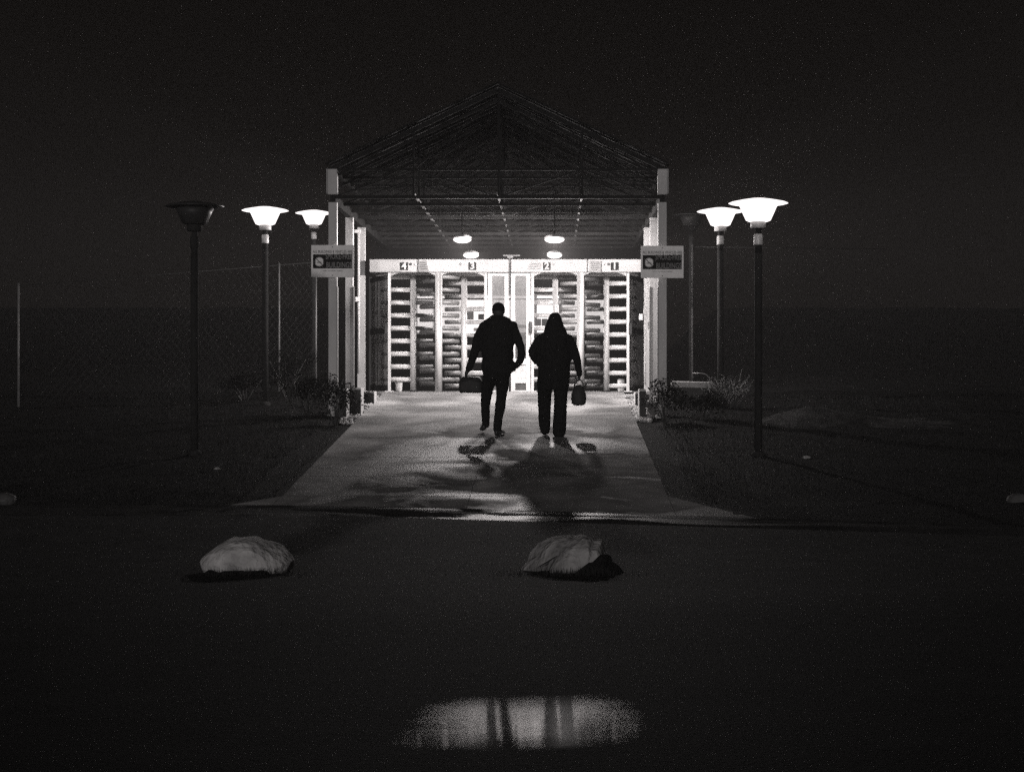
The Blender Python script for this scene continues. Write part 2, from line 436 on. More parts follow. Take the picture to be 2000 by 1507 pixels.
t = MB()                                       # conduit and boxes at the posts
y = 31.6
t.tube([(px(700, y), y, pz(455, y)), (px(701, y), y, pz(560, y)), (px(700, y), y, pz(730, y))], 0.022, 8)
t.box(px(695, y), px(703, y), y-0.06, y+0.02, pz(589, y), pz(580, y)); t.box(px(693, y), px(704, y), y-0.05, y+0.02, pz(455, y), pz(449, y))
cpart(t, 'conduit', M['galv'])
t = MB()
y = 32.0
for dx in (0, 4):
    t.tube([(px(1263+dx, y), y, pz(530, y)), (px(1265+dx, y), y, pz(568, y)), (px(1258+dx, y), y, pz(600, y)), (px(1257+dx, y), y, pz(620, y))], 0.009, 6)
t.box(px(1248, y), px(1255, y), y-0.03, y+0.02, pz(625, y), pz(613, y))
t.tube([(px(1260, y), y, pz(622, y)), (px(1260, y), y, pz(752, y))], 0.008, 6)
cpart(t, 'conduit', M['galv'])
for sx, x in ((-1, LX), (1, RX)):              # bright angle strip on the inner corner of the front posts
    for y in (28.1, 30.4):
        t = MB().box(x-sx*0.070-0.006, x-sx*0.070+0.006, y-0.06, y+0.06, zc(y)-0.05, pz(560, y))
        cpart(t, 'corner_strip', M['galvdull'])

# canopy lamps
LAMPS = [(903, 469, 30.0, 0.15, 400, 'round lit ceiling lamp above the number 3 header, upper and nearer of the left pair'),
         (1083, 469, 30.0, 0.165, 680, 'round lit ceiling lamp with the widest glow above the number 2 header'),
         (920, 499.5, 33.6, 0.145, 380, 'lit ceiling lamp close over the number 3 header, lower one of the left pair'),
         (1083, 499.5, 33.6, 0.14, 380, 'lit ceiling lamp close over the number 2 header, lower one of the right pair')]
for (p, q, y, r_, st, lab) in LAMPS:
    x, z = px(p, y), pz(q, y)
    e = empty('ceiling_lamp', (x, y, z), lab, 'ceiling lamp', 'round lamps hung under the canopy')
    mb = MB().lathe([(0.02, 0.10), (r_*0.7, 0.075), (r_*0.98, 0.05), (r_*0.98, 0.04), (0.02, 0.045)])
    mb.build('lamp_shade', M['collar'], e)
    MB().lathe([(0.004, -0.05), (r_*0.55, -0.042), (r_*0.9, -0.016), (r_, 0.012), (r_*0.9, 0.03), (0.004, 0.032)]).build('diffuser', lit_glass('lamp_glow_%d' % st, 0.85), e)
    bulb(e, (0, 0, -0.005), st, 0.07)
    MB().tube([(0, 0, 0.1), (0, 0, zB-0.03-z)], 0.012, 8).build('hanging_rod', M['trusssteel'], e)

# ------------------------------------------------------------------ lettering
def text_mesh(s, size, offset=0.0, extrude=0.001, align='CENTER', spacing=1.0):
    cu = bpy.data.curves.new('lettering', 'FONT'); cu.body = s; cu.size = size; cu.offset = offset
    cu.extrude = extrude; cu.align_x = align; cu.align_y = 'CENTER'; cu.space_character = spacing; cu.resolution_u = 3
    ob = bpy.data.objects.new('lettering', cu); C.objects.link(ob)
    dg = bpy.context.evaluated_depsgraph_get(); dg.update()
    me = bpy.data.meshes.new_from_object(ob.evaluated_get(dg))
    bpy.data.objects.remove(ob)
    me.transform(Matrix.Rotation(R(90), 4, 'X'))
    return me
def text(name, s, size, m, parent, loc, **k):
    sx = k.pop('sx', 1)
    me = text_mesh(s, size, **k); me.materials.clear()
    if sx != 1: me.transform(Matrix.Diagonal(Vector((sx, 1, 1, 1))))
    return link(name, me, m, parent, loc)

# ------------------------------------------------------------------ turnstiles
Y0 = 32.1
def X(p, Y=Y0): return px(p, Y)
def Z(q, Y=Y0): return pz(q, Y)
BAR0, BSP = 541, 25.0
def hbar(mb, xa, xb, y, z, r_=0.032, dy=0.0):
    mb.tube([(xa, y, z), ((xa+xb)/2, y+dy/2, z), (xb, y+dy, z)], r_, 12, xdir=(0, 0, 1))
def turnstile(num, x0p, colp, postp, header, plate, dots, label, dirc, rot_off, comb_off, comb_mat, z0=0.0):
    """one full-height turnstile; x0p outer post, colp rotor column, postp thick post beside the comb"""
    e = empty('turnstile', (X(colp), Y0+0.5, 0), label, 'turnstile', 'full height turnstiles side by side')
    def part(mb, name, m, parent=e, base=None):
        me = mb.mesh(name); o = link(name, me, m, parent)
        off = Vector((0,0,0)); par = parent
        while par is not None: off += par.location; par = par.parent
        me.transform(Matrix.Translation(-off)); return o
    zt, zb = Z(507), Z(532)
    h = MB()
    # header box with curved lower corners
    xa, xb = X(header[0]), X(header[1])
    h.box(xa, xb, Y0-0.08, Y0+1.15, zb, zt, bev=0.01)
    h.box(xa+0.01, xb-0.01, Y0-0.086, Y0-0.078, zt-0.012, zt-0.004)
    for sx, xx in ((1, X(min(x0p, postp))+0.03), (-1, X(max(x0p, postp))-0.03)):
        for i in range(6):
            w0 = 0.14*(1-i/6)**1.6
            h.box(min(xx, xx+sx*w0), max(xx, xx+sx*w0), Y0-0.03, Y0+0.02, zb-0.012*(i+1), zb-0.012*i-0.001)
    hd = part(h, 'header', M['header'])
    pl = MB().box(X(plate)-0.067, X(plate)+0.067, Y0-0.092, Y0-0.082, Z(528), Z(513))
    po = part(pl, 'number_plate', M['numbg'], hd)
    tm = text_mesh(str(num), 0.165, offset=0.006); tm.materials.clear()
    tm.transform(Matrix.Translation(Vector((X(plate), Y0-0.095, Z(520.5))) - Vector((X(colp), Y0+0.5, 0))))
    link('number', tm, M['white'], po).location = (0, 0, 0)
    for dp, on in dots:
        d = MB().tube([(X(dp), Y0-0.085, Z(516.5)), (X(dp), Y0-0.10, Z(516.5))], 0.022, 14)
        part(d, 'indicator_light', M['white'] if on else M['black'], hd)
    # posts
    slim, thick = MB(), MB()
    slim.box(X(x0p)-0.025, X(x0p)+0.025, Y0-0.03, Y0+0.03, z0-0.01, zb-0.004, bev=0.004)
    slim.box(X(x0p)-0.07, X(x0p)+0.07, Y0-0.08, Y0+0.06, z0, z0+0.02)
    part(slim, 'slim_post', M['white'])
    if postp:
        thick.tube([(X(postp), Y0, z0-0.01), (X(postp), Y0, zb-0.003)], 0.062, 20)
        part(thick, 'thick_post', M['white'])
    # rotor
    yr = Y0+0.5; xr_ = px(colp, yr)
    rc = part(MB().tube([(xr_, yr, 0.03), (xr_, yr, zb-0.03)], 0.052, 20), 'rotor_column', M['galv'])
    part(MB().tube([(xr_, yr, 0.0), (xr_, yr, 0.03)], 0.08, 20), 'rotor_foot', M['black'], rc)
    # wing towards the outer post, wing towards the comb, wing to the back
    for i in range(9):
        zz = pz(BAR0 + rot_off + BSP*i, yr)
        if zz < 0.05: continue
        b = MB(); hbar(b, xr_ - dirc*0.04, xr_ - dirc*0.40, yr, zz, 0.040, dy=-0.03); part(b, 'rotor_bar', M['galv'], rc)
    for i in range(9):
        zz = pz(BAR0 + rot_off + BSP*i, yr)
        if zz < 0.05: continue
        b = MB(); hbar(b, xr_ + dirc*0.04, xr_ + dirc*0.34, yr, zz, 0.038, dy=0.10); part(b, 'rotor_bar', comb_mat, rc)  # inner wing's shade is put into its colour; outer wing stays bright
    # comb fixed to the thick post
    for i in range(9):
        zz = pz(BAR0 + comb_off + BSP*i, Y0+0.12)
        if zz < 0.04: continue
        b = MB(); hbar(b, X(postp) - dirc*0.04, X(postp) - dirc*0.33, Y0+0.05, zz, 0.038, dy=0.22); part(b, 'comb_bar', comb_mat)  # comb's shade is put into the bar colour
    return e, part
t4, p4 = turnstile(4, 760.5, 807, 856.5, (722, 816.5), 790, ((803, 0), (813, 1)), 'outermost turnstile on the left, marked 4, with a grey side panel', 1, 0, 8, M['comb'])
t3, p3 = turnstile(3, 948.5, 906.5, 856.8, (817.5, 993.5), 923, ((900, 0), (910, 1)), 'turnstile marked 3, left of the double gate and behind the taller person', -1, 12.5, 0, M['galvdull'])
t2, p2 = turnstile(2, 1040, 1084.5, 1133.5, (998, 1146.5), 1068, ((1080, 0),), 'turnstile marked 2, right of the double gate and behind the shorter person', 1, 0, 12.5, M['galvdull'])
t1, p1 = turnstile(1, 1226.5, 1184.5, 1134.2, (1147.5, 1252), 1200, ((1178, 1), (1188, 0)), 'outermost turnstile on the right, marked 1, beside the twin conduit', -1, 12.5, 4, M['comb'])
for (pt, xa, xb, sg) in ((p4, 760, 723, -1), (p1, 1227, 1261, 1)):   # splayed side screens
    ya, yb = Y0+0.02, 33.3
    xA, xB = px(xa, ya), px(xb, yb)
    mb = MB()
    def sp(t_, z, o=0): return (xA+(xB-xA)*t_, ya+(yb-ya)*t_-o, z)
    zt = Z(533)
    for (za, zb_, o) in ((0.02, zt-0.03, 0),):
        mb.quad([sp(0.04, za), sp(1, za), sp(1, zb_), sp(0.04, zb_)])
    o = pt(mb, 'side_screen', M['panel'])
    f = MB()
    for (z0_, z1_) in ((0.02, 0.12), (1.03, 1.13), (zt-0.10, zt-0.03)):
        f.bar(sp(0.03, (z0_+z1_)/2, 0.02), sp(1, (z0_+z1_)/2, 0.02), 0.02, z1_-z0_)
    f.bar(sp(1, 0, 0.01), sp(1, zt, 0.01), 0.04)
    pt(f, 'screen_frame', M['comb'], o)
    for i in range(9):
        zz = pz(BAR0 + (0 if sg < 0 else 12.5) + BSP*i, 32.3)
        b = MB(); b.tube([sp(0.04, zz, 0.03), sp(0.38, zz, 0.03)], 0.022, 10, xdir=(0, 0, 1)); pt(b, 'screen_bar', M['galvdull'], o)
    b = MB().box(sp(0.1, 0)[0]-0.03, sp(0.1, 0)[0]+0.03, ya-0.06, ya+0.02, 1.0, 1.2, bev=0.005); pt(b, 'latch_box', M['black'], o)

# double gate in the middle
ge = empty('double_gate', (X(996), Y0, 0), 'pair of white framed glazed gate leaves between turnstiles 3 and 2', 'gate')
def gpart(mb, name, m, parent=ge):
    me = mb.mesh(name); o = link(name, me, m, parent); off = Vector((0,0,0)); par = parent
    while par is not None: off += par.location; par = par.parent
    me.transform(Matrix.Translation(-off)); return o
glass = mat('wired_glass', 0.07, 0.35, 0.5, 30)
gnt = glass.node_tree; gb = gnt.nodes['Principled BSDF']; gb.inputs['Alpha'].default_value = 0.6
for (xa, xb) in ((953, 993.5), (998, 1036)):
    f = MB(); a, b = X(xa), X(xb); y0_, y1_ = Y0+0.0, Y0+0.05
    f.box(a, a+0.075, y0_, y1_, 0.01, Z(533)); f.box(b-0.075, b, y0_, y1_, 0.01, Z(533))
    for (q0, q1) in ((533, 539), (700, 712), (740, 748), (762, 765)): f.box(a+0.075, b-0.075, y0_+0.003, y1_-0.003, Z(q1), Z(q0))
    lf = gpart(f, 'gate_leaf', M['white'])
    g = MB().box(a+0.075, b-0.075, y0_+0.02, y0_+0.026, Z(700), Z(539)); gpart(g, 'pane', glass, lf)
    g = MB().box(a+0.075, b-0.075, y0_+0.02, y0_+0.026, Z(740), Z(712)); gpart(g, 'kick_panel', M['panel'], lf)
    g = MB().box(a+0.075, b-0.075, y0_+0.02, y0_+0.026, Z(762), Z(748)); gpart(g, 'kick_panel', M['comb'], lf)
gpart(MB().box(X(995), X(996.5), Y0-0.03, Y0+0.02, 0, Z(500)), 'centre_rod', M['black'])
gpart(MB().box(X(982), X(1015), Y0+0.1, Y0+0.14, Z(499.5), Z(497)).box(X(991), X(1001), Y0-0.02, Y0+0.12, Z(504), Z(499)), 'top_bracket', M['darksteel'])
gpart(MB().box(X(1033), X(1039), Y0-0.08, Y0-0.01, Z(650), Z(628), bev=0.01), 'handle', M['black'])
# notices stuck on the headers
def notice(pts, label, lines):
    mb = MB(); n = len(pts)
    cx = sum(p[0] for p in pts)/n; cz = sum(p[1] for p in pts)/n
    o3 = [(X(p[0])-X(cx), 0, Z(p[1])-Z(cz)) for p in pts]
    f = [mb.bm.verts.new(p) for p in o3]; bk = [mb.bm.verts.new((p[0], 0.006, p[2])) for p in o3]
    mb.bm.faces.new(f); mb.bm.faces.new(bk[::-1])
    for i in range(n): mb.bm.faces.new([f[i], bk[i], bk[(i+1)%n], f[(i+1)%n]])
    o = mb.build('notice', M['paper'], loc=(X(cx), Y0-0.112, Z(cz)))
    tag(o, label, 'notice', 'paper notices hung on the turnstile headers')
    il = MB()
    for (xa, xb, q) in lines:
        il.box(X(xa)-X(cx), X(xb)-X(cx), -0.003, -0.001, Z(q+0.7)-Z(cz), Z(q-0.5)-Z(cz))
    il.build('printed_lines', M['ink'], o)
notice([(818, 511), (833, 508.5), (838.5, 531.5), (818, 532)], 'dark leaning notice between the number 4 and number 3 headers', [(821, 832, 514), (822, 834, 518), (821, 834, 522), (821, 835, 526)])
notice([(1041, 507.5), (1047, 507.5), (1056, 517), (1054, 526), (1031, 526), (1036, 515)], 'hat shaped checked notice just left of the number 2 plate', [(1037, 1054, 516), (1035, 1054, 519), (1033, 1053, 522)])
notice([(1151, 509), (1173.5, 511), (1173, 533), (1150, 531.5)], 'square notice with printed lines between headers 2 and 1', [(1154, 1170, 513), (1154, 1170, 516.5), (1155, 1169, 520), (1154, 1170, 523.5), (1155, 1166, 527)])

# ------------------------------------------------------------------ gatehouse behind
YG = 39.5
gh = empty('gatehouse', (px(1000, YG), YG, 0), 'dark sided gatehouse with one bright strip window behind the turnstiles', 'building')
def hpart(mb, name, m, parent=gh):
    me = mb.mesh(name); o = link(name, me, m, parent); off = Vector((0,0,0)); par = parent
    while par is not None: off += par.location; par = par.parent
    me.transform(Matrix.Translation(-off)); return o
mb = MB()
wx0, wx1, wz0, wz1 = px(812, YG), px(1185, YG), pz(652, YG), pz(574, YG)
mb.box(-3.75, wx0, YG, YG+0.25, 0, 3.2); mb.box(wx1, 2.15, YG, YG+0.25, 0, 3.2)
mb.box(wx0, wx1, YG, YG+0.25, 0, wz0); mb.box(wx0, wx1, YG, YG+0.25, wz1, 3.2)
hpart(mb, 'wall', M['siding'])
mb = MB()
for i in range(13): mb.box(-3.75, 2.15, YG-0.02, YG-0.002, 1.95+i*0.088, 1.95+i*0.088+0.03)
hpart(mb, 'cladding_ribs', M['siding'])
mb = MB().box(-3.75, 2.15, YG+2.8, YG+3.0, 0, 3.2); mb.box(-3.8, 2.2, YG-0.2, YG+3.2, 3.2, 3.3); hpart(mb, 'back_wall', M['siding'])
xsplit = [812, 850, 905, 948, 1000, 1046, 1094, 1140, 1185]
litm = emit('lit_room_wall', 0.75); 
for i, (a, b) in enumerate(zip(xsplit, xsplit[1:])):
    fr = MB(); xa, xb = px(a, YG), px(b, YG)
    fr.box(xa, xa+0.03, YG-0.04, YG+0.1, wz0, wz1); fr.box(xb-0.03, xb-0.001, YG-0.04, YG+0.1, wz0, wz1)
    fr.box(xa+0.03, xb-0.03, YG-0.035, YG+0.09, wz0, wz0+0.03); fr.box(xa+0.03, xb-0.03, YG-0.035, YG+0.09, wz1-0.03, wz1)
    wn = hpart(fr, 'window', M['galvdull'])
    hpart(MB().box(xa+0.03, xb-0.03, YG+0.04, YG+0.05, wz0+0.03, wz1-0.03), 'pane', emit('lit_window_%d' % i, (0.22, 0.35, 0.85, 1.1, 1.0, 1.1, 0.3, 0.22)[i]), wn)
for (a, b, q0, q1, m_) in ((912, 925, 608, 624, 'paper'), (934, 945, 613, 624, 'ink'), (1046, 1057, 622, 636, 'paper'), (1058, 1069, 622, 637, 'comb'), (915, 940, 583, 583.8, 'comb'), (1050, 1078, 593, 594, 'comb'), (925, 938, 640, 646, 'panel'), (1012, 1030, 634, 640, 'paper'), (958, 966, 628, 636, 'panel')):
    n = MB().box(px(a, YG-0.1), px(b, YG-0.1), YG-0.06, YG-0.05, pz(q1, YG-0.1), pz(q0, YG-0.1)); hpart(n, 'wall_notice', M[m_])
# litter bins just behind the outer turnstiles
for (p, q, lab) in ((779, 747, 'pale cylindrical bin low behind the outermost left turnstile, marked 4'), (1213, 742, 'pale cylindrical bin low behind the outermost right turnstile, marked 1')):
    y = 34.2
    b = empty('litter_bin', (px(p, y), y, 0), lab, 'bin', 'litter bins behind the turnstiles')
    h_ = pz(q, y)
    MB().lathe([(0.05, 0.0), (0.058, 0.01), (0.066, h_-0.02), (0.07, h_), (0.05, h_)], seg=20).build('body', M['galv'], b)
    MB().lathe([(0.072, h_), (0.074, h_+0.015), (0.05, h_+0.02)], seg=20).build('rim', M['galvdull'], b)

# ------------------------------------------------------------------ signs
def sign(cxp, y, q0, q1, label):
    x = px(cxp, y); z = (pz(q0, y)+pz(q1, y))/2; hh = (pz(q0, y)-pz(q1, y))/2; ww = 0.325
    e = empty('sign', (x, y, z), label, 'sign', 'smoke-free signs bolted to the front posts')
    MB().box(-ww, ww, 0, 0.012, -hh, hh, bev=0.003).build('board', M['signwhite'], e)
    dx = 0.0
    MB().box(-ww+0.028, ww-0.03, -0.004, -0.001, -hh*0.45, hh*0.42).build('dark_panel', M['signblack'], e)
    text('lettering', 'SMOKE-FREE', 0.118, M['signgrey'], e, (0.098, -0.006, 0.068), offset=0.0015, sx=0.62)
    text('lettering', 'BUILDINGS', 0.118, M['signgrey'], e, (0.098, -0.006, -0.062), offset=0.0015, sx=0.66)
    text('lettering', 'ALL BUILDINGS & VEHICLES ARE', 0.058, M['comb'], e, (0, -0.003, hh*0.58), offset=0.0008, sx=0.72)
    text('lettering', 'THANK YOU FOR NOT SMOKING', 0.022, M['comb'], e, (0, -0.003, -hh*0.60), sx=0.9)
    d = MB().tube([(-0.2, -0.004, -0.01), (-0.2, -0.008, -0.01)], 0.07, 32); sy = d.build('no_smoking_symbol', M['signwhite'], e)
    r_ = MB()
    for k in range(32):
        a, b = k*math.pi/16, (k+1)*math.pi/16
        r_.bar((-0.2+0.064*math.cos(a), -0.010, -0.01+0.064*math.sin(a)), (-0.2+0.064*math.cos(b), -0.010, -0.01+0.064*math.sin(b)), 0.012, 0.003)
    r_.bar((-0.2-0.045, -0.0115, -0.01+0.045), (-0.2+0.045, -0.0115, -0.01-0.045), 0.003, 0.014)
    r_.bar((-0.2-0.04, -0.0095, -0.02), (-0.2+0.035, -0.0095, -0.02), 0.003, 0.014)
    r_.build('ring_and_bar', M['comb'], sy)
    for zz in (hh-0.03, -hh+0.03): MB().tube([(0, -0.001, zz), (0, -0.01, zz)], 0.009, 10).build('bolt', M['black'], e)
sign(649.5, YC-0.09, 478.5, 541.5, 'smoke-free buildings sign on the left front post, close beside a lit lamp')
sign(1293.5, YC-0.09, 480, 543, 'smoke-free buildings sign on the right front post, against the dark')

# ------------------------------------------------------------------ lamp posts
def lamp_post(x, y, zh, label, strength, gid):
    """zh: height of the brim above the world zero"""
    zg = gz(x, y)-0.02
    e = empty('lamp_post', (x, y, zg), label, 'lamp post', 'lamp posts in two rows along the walkway')
    h = zh - zg
    m_ = lit_glass('lamp_head_glow_%d' % gid, 0.85) if strength else M['diffoff']
    if strength: bulb(e, (0, 0, h-0.09), strength, 0.12)
    MB().lathe([(0.05, 0), (0.05, h-0.62)], seg=16).lathe([(0.09, 0), (0.09, 0.05), (0.06, 0.08)], seg=16).build('pole', M['lampdark'], e)
    MB().lathe([(0.056, h-0.52), (0.058, h-0.51), (0.056, h-0.39), (0.05, h-0.38)], seg=20).build('fitter', M['collar'] if strength else M['lampdark'], e)  # pale only under a lit head: its lamplight is put into the colour
    MB().lathe([(0.045, h-0.62), (0.045, h-0.52), (0.04, h-0.38), (0.04, h-0.31)], seg=16).build('neck', M['lampdark'], e)
    MB().lathe([(0.09, h-0.31), (0.096, h-0.305), (0.096, h-0.235), (0.088, h-0.225)], seg=24).build('collar', M['collar'] if strength else M['lampdark'], e)  # lit heads get a pale collar, lamplight painted in; unlit ones dark
    MB().lathe([(0.12, h-0.225), (0.155, h-0.21), (0.205, h-0.10), (0.24, h-0.02)], seg=32).build('bowl', m_, e)
    MB().lathe([(0.02, h-0.205), (0.15, h-0.200), (0.15, h-0.194), (0.02, h-0.19)], seg=24).build('added_baffle', M['collar'], e)  # opaque disc added inside the bowl to block the bulb's downward light
    MB().lathe([(0.24, h-0.02), (0.34, h-0.005), (0.375, h+0.005), (0.34, h+0.02), (0.22, h+0.045), (0.1, h+0.065), (0.01, h+0.07)], seg=40).build('brim', m_, e)
    return e
def lp(p, q, y, lab, st, gid): return lamp_post(px(p, y), y, pz(q, y), lab, st, gid)
lp(1481, 398, 23.2, 'largest lit lamp, nearest of the right row, overlapping the one behind it', 6, 1)
lp(1407, 414, 29.4, 'lit lamp just left of the largest lamp on the right side', 7, 2)
lp(518, 412, 29.6, 'lit lamp standing clear to the left of the left sign', 7, 3)
lp(613, 417, 37.5, 'smallest lit lamp, close beside the left front post of the canopy', 16, 4)
lp(380, 404, 23.4, 'unlit dark lamp left of the lit lamps, nearest of the left row', 0, 5)
lp(1350, 421, 37.5, 'unlit dark lamp just right of the right sign, farthest of the right row', 0, 6)

# ------------------------------------------------------------------ fences
def fence(pts, name, label, posts, ztop, zbot, step=0.16):
    """chain link fence along pts with separate posts"""
    e = empty(name, (pts[0][0], pts[0][1], 0), label, 'fence')
    off = Vector(e.location)
    mb = MB()
    a, b = Vector((*pts[0], 0)), Vector((*pts[1], 0)); L = (b-a).length; d = (b-a)/L
    def P(t_, z): return a + d*t_ + Vector((0, 0, z)) - off
    def top(t_): return ztop[0]+(ztop[1]-ztop[0])*t_/L
    def bot(t_): return zbot[0]+(zbot[1]-zbot[0])*t_/L
    n = int(L/step)
    for i in range(n):
        t0 = i*step; hgt = top(t0)-bot(t0); t1 = min(L, t0+hgt)
        fr = (t1-t0)/hgt
        for (s0, s1) in ((0, 1), (1, 0)):
            z0_ = bot(t0)+hgt*s0; z1_ = z0_+hgt*fr*(1 if s1 else -1)
            p, q = P(t0, z0_), P(t1, z1_)
            mb.bm.faces.new([mb.bm.verts.new(v) for v in (p, q, q+Vector((0,0,0.004)), p+Vector((0,0,0.004)))])
    me = mb.bm; mb.build('mesh_panel', M['mesh'], e)
    MB().tube([P(0, top(0)), P(L, top(L))], 0.006, 6).build('top_rail', M['mesh'], e)
    for p_ in posts:
        t_ = p_*L; MB().tube([P(t_, bot(t_)-0.1), P(t_, top(t_)+0.04)], 0.018, 10).build('fence_post', M['fencepost'], e)
fence([(px(36, 29.5), 29.5), (px(617, 34), 34)], 'chain_link_fence', 'tall chain link fence running off into the dark left of the canopy', (0, 0.86, 1.0), (pz(558, 29.5), pz(512, 34)), (zc(29.5)-0.05, pz(750, 34)-0.1))
fence([(px(1352, 30.5), 30.5), (5.6, 31.0)], 'chain_link_fence', 'chain link fence starting behind the low slab right of the canopy', (0,), (pz(482, 30.5), pz(482, 30.5)), (pz(746, 30.5), zc(31)))

# ------------------------------------------------------------------ planting, piers, stones
def rand_unit():
    while True:
        v = Vector((random.uniform(-1,1), random.uniform(-1,1), random.uniform(-1,1)))
        if 0.05 < v.length < 1: return v.normalized()
def shrub(name, c, r_, label, group, n=1500, leaf=0.035, seed=1, m='leaf'):
    random.seed(seed)
    e = empty(name, c, label, 'shrub', group)
    stem = MB()
    tips = []
    for i in range(9):
        a = random.uniform(0, 6.28); rr = random.uniform(0.2, 0.8)
        tip = Vector((math.cos(a)*r_[0]*rr, math.sin(a)*r_[1]*rr, r_[2]*random.uniform(0.9, 1.6)))
        stem.tube([(0, 0, -0.05), tip*0.45+Vector((0, 0, r_[2]*0.1)), tip], [0.014, 0.009, 0.003], 6); tips.append(tip)
    stem.build('stems', M['twig'], e)
    fol = MB()
    blobs = [(t, random.uniform(0.35, 0.6)) for t in tips] + [(Vector((0, 0, r_[2]*0.8)), 0.8)]
    for i in range(n):
        c_, k = random.choice(blobs); u = rand_unit()*random.uniform(0.5, 1.0)**0.5
        p = c_ + Vector((u.x*r_[0]*k, u.y*r_[1]*k, u.z*r_[2]*k*0.9))
        if p.z < 0: p.z = random.uniform(0, 0.2)
        t = rand_unit(); s_ = rand_unit(); b = t.cross(s_).normalized(); l = leaf*random.uniform(0.6, 1.4)
        fol.quad([p, p+t*l*0.5+b*l*0.3, p+t*l, p+t*l*0.5-b*l*0.3])
    fol.build('foliage', M[m], e)
    random.seed(99)
G1 = 'low shrubs beside the walkway'
for i, (p, q, y, rx, rz_, lab) in enumerate((
    (655, 815, 26.9, 0.32, 0.36, 'rounded dark shrub against the foot of the left front post'),
    (600, 815, 28.0, 0.45, 0.34, 'wide dark shrub left of the left front post, below the sign'),
    (560, 780, 30.5, 0.55, 0.42, 'looser shrub in front of the fence posts on the left'),
    (478, 780, 30.0, 0.5, 0.26, 'low shrub farthest left, under the clear lit lamp'),
    (1300, 815, 27.0, 0.34, 0.34, 'rounded dark shrub against the foot of the right front post'),
    (1375, 815, 27.4, 0.4, 0.22, 'low dark shrub in front of the pale slab on the right'),
    (690, 770, 29.6, 0.15, 0.16, 'small shrub squeezed between the two left posts'))):
    x = px(p, y); shrub('shrub', (x, y, gz(x, y)), (rx, rx*0.8, rz_), lab, G1, n=int(1500*rx/0.4), seed=i+3)
# twiggy bare bush on the right
random.seed(21)
x, y = px(1415, 29.6), 29.0
e = empty('bare_bush', (x, y, gz(x, y)), 'bare twiggy bush at the pole of the lit lamp behind, right of the slab', 'bush')
tw = MB()
for i in range(60):
    a = random.uniform(0, 6.28); p = Vector((random.uniform(-.15, .15), 0, 0)); d = Vector((math.cos(a)*0.6, math.sin(a)*0.4, random.uniform(0.5, 1.2))).normalized()
    pts = [p.copy()]
    for k in range(5):
        p = p + d*random.uniform(0.07, 0.13); d = (d + rand_unit()*0.35).normalized(); pts.append(p.copy())
        if k > 1: q = p + (d+rand_unit()*0.9).normalized()*0.09; tw.bar(p, q, 0.005)
    tw.tube(pts, [0.008, 0.007, 0.006, 0.005, 0.004, 0.003], 4)
tw.build('twigs', M['twig'], e)
# slab and bent rail on the right
x0, x1 = px(1318, 29.6), px(1392, 29.6)
o = MB().box(-0.33, 0.33, -0.5, 0.5, 0, 0.1, bev=0.012).build('concrete_slab', M['stone'], loc=((x0+x1)/2, 29.9, pz(757, 29.6)))
o.rotation_euler = (0, R(1.5), R(-6)); tag(o, 'flat pale slab on the bank to the right of the right front post', 'slab')
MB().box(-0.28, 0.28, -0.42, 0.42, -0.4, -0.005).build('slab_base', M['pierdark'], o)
y = 29.7
o = MB().tube([(px(1353, y), y, pz(728.5, y)), (px(1372, y), y, pz(728.5, y)), (px(1379, y), y, pz(731, y)), (px(1387, y), y, pz(739, y)), (px(1385, y), y, pz(746, y))], 0.008, 6)
me = o.mesh('bent_rail'); me.transform(Matrix.Translation(-Vector((px(1385, y), y, pz(746, y)))))
tag(link('bent_rail', me, M['galvdull'], loc=(px(1385, y), y, pz(746, y))), 'thin bent metal rail standing on the pale slab', 'rail')
# square piers stepping along the walkway edges
G2 = 'low square piers along the walkway edges'
for (pa, pb, qt, qb, lab, sd) in ((711, 731, 764, 790, 'small pier with pale edges nearest the turnstile marked 4', 1),
                                   (681, 705, 757, 811, 'tall dark pier, middle one of the three on the left edge', 1),
                                   (655, 676.5, 757, 818, 'dark pier farthest from the walkway on the left, next to the shrub', 1),
                                   (1240.5, 1246.5, 766, 795, 'narrow pier with a pale side nearest the turnstile marked 1', -1),
                                   (1248.5, 1262, 760, 818, 'wide dark pier right of the narrow pier on the right edge', -1)):
    y = F*(1/((qb-431)*0.3344)); x0, x1 = px(pa, y), px(pb, y)
    zt, zb = pz(qt, y), pz(qb, y)
    e = empty('pier', ((x0+x1)/2, y, zb), lab, 'pier', G2)
    w_ = (x1-x0)/2
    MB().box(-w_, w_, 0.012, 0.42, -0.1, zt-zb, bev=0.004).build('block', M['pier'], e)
    MB().box(-w_+0.004, w_-0.004, 0.0, 0.0115, -0.1, zt-zb-0.03).build('shaded_front', M['pierdark'], e)  # front's shade is put into this dark plate; lit sides stay pale
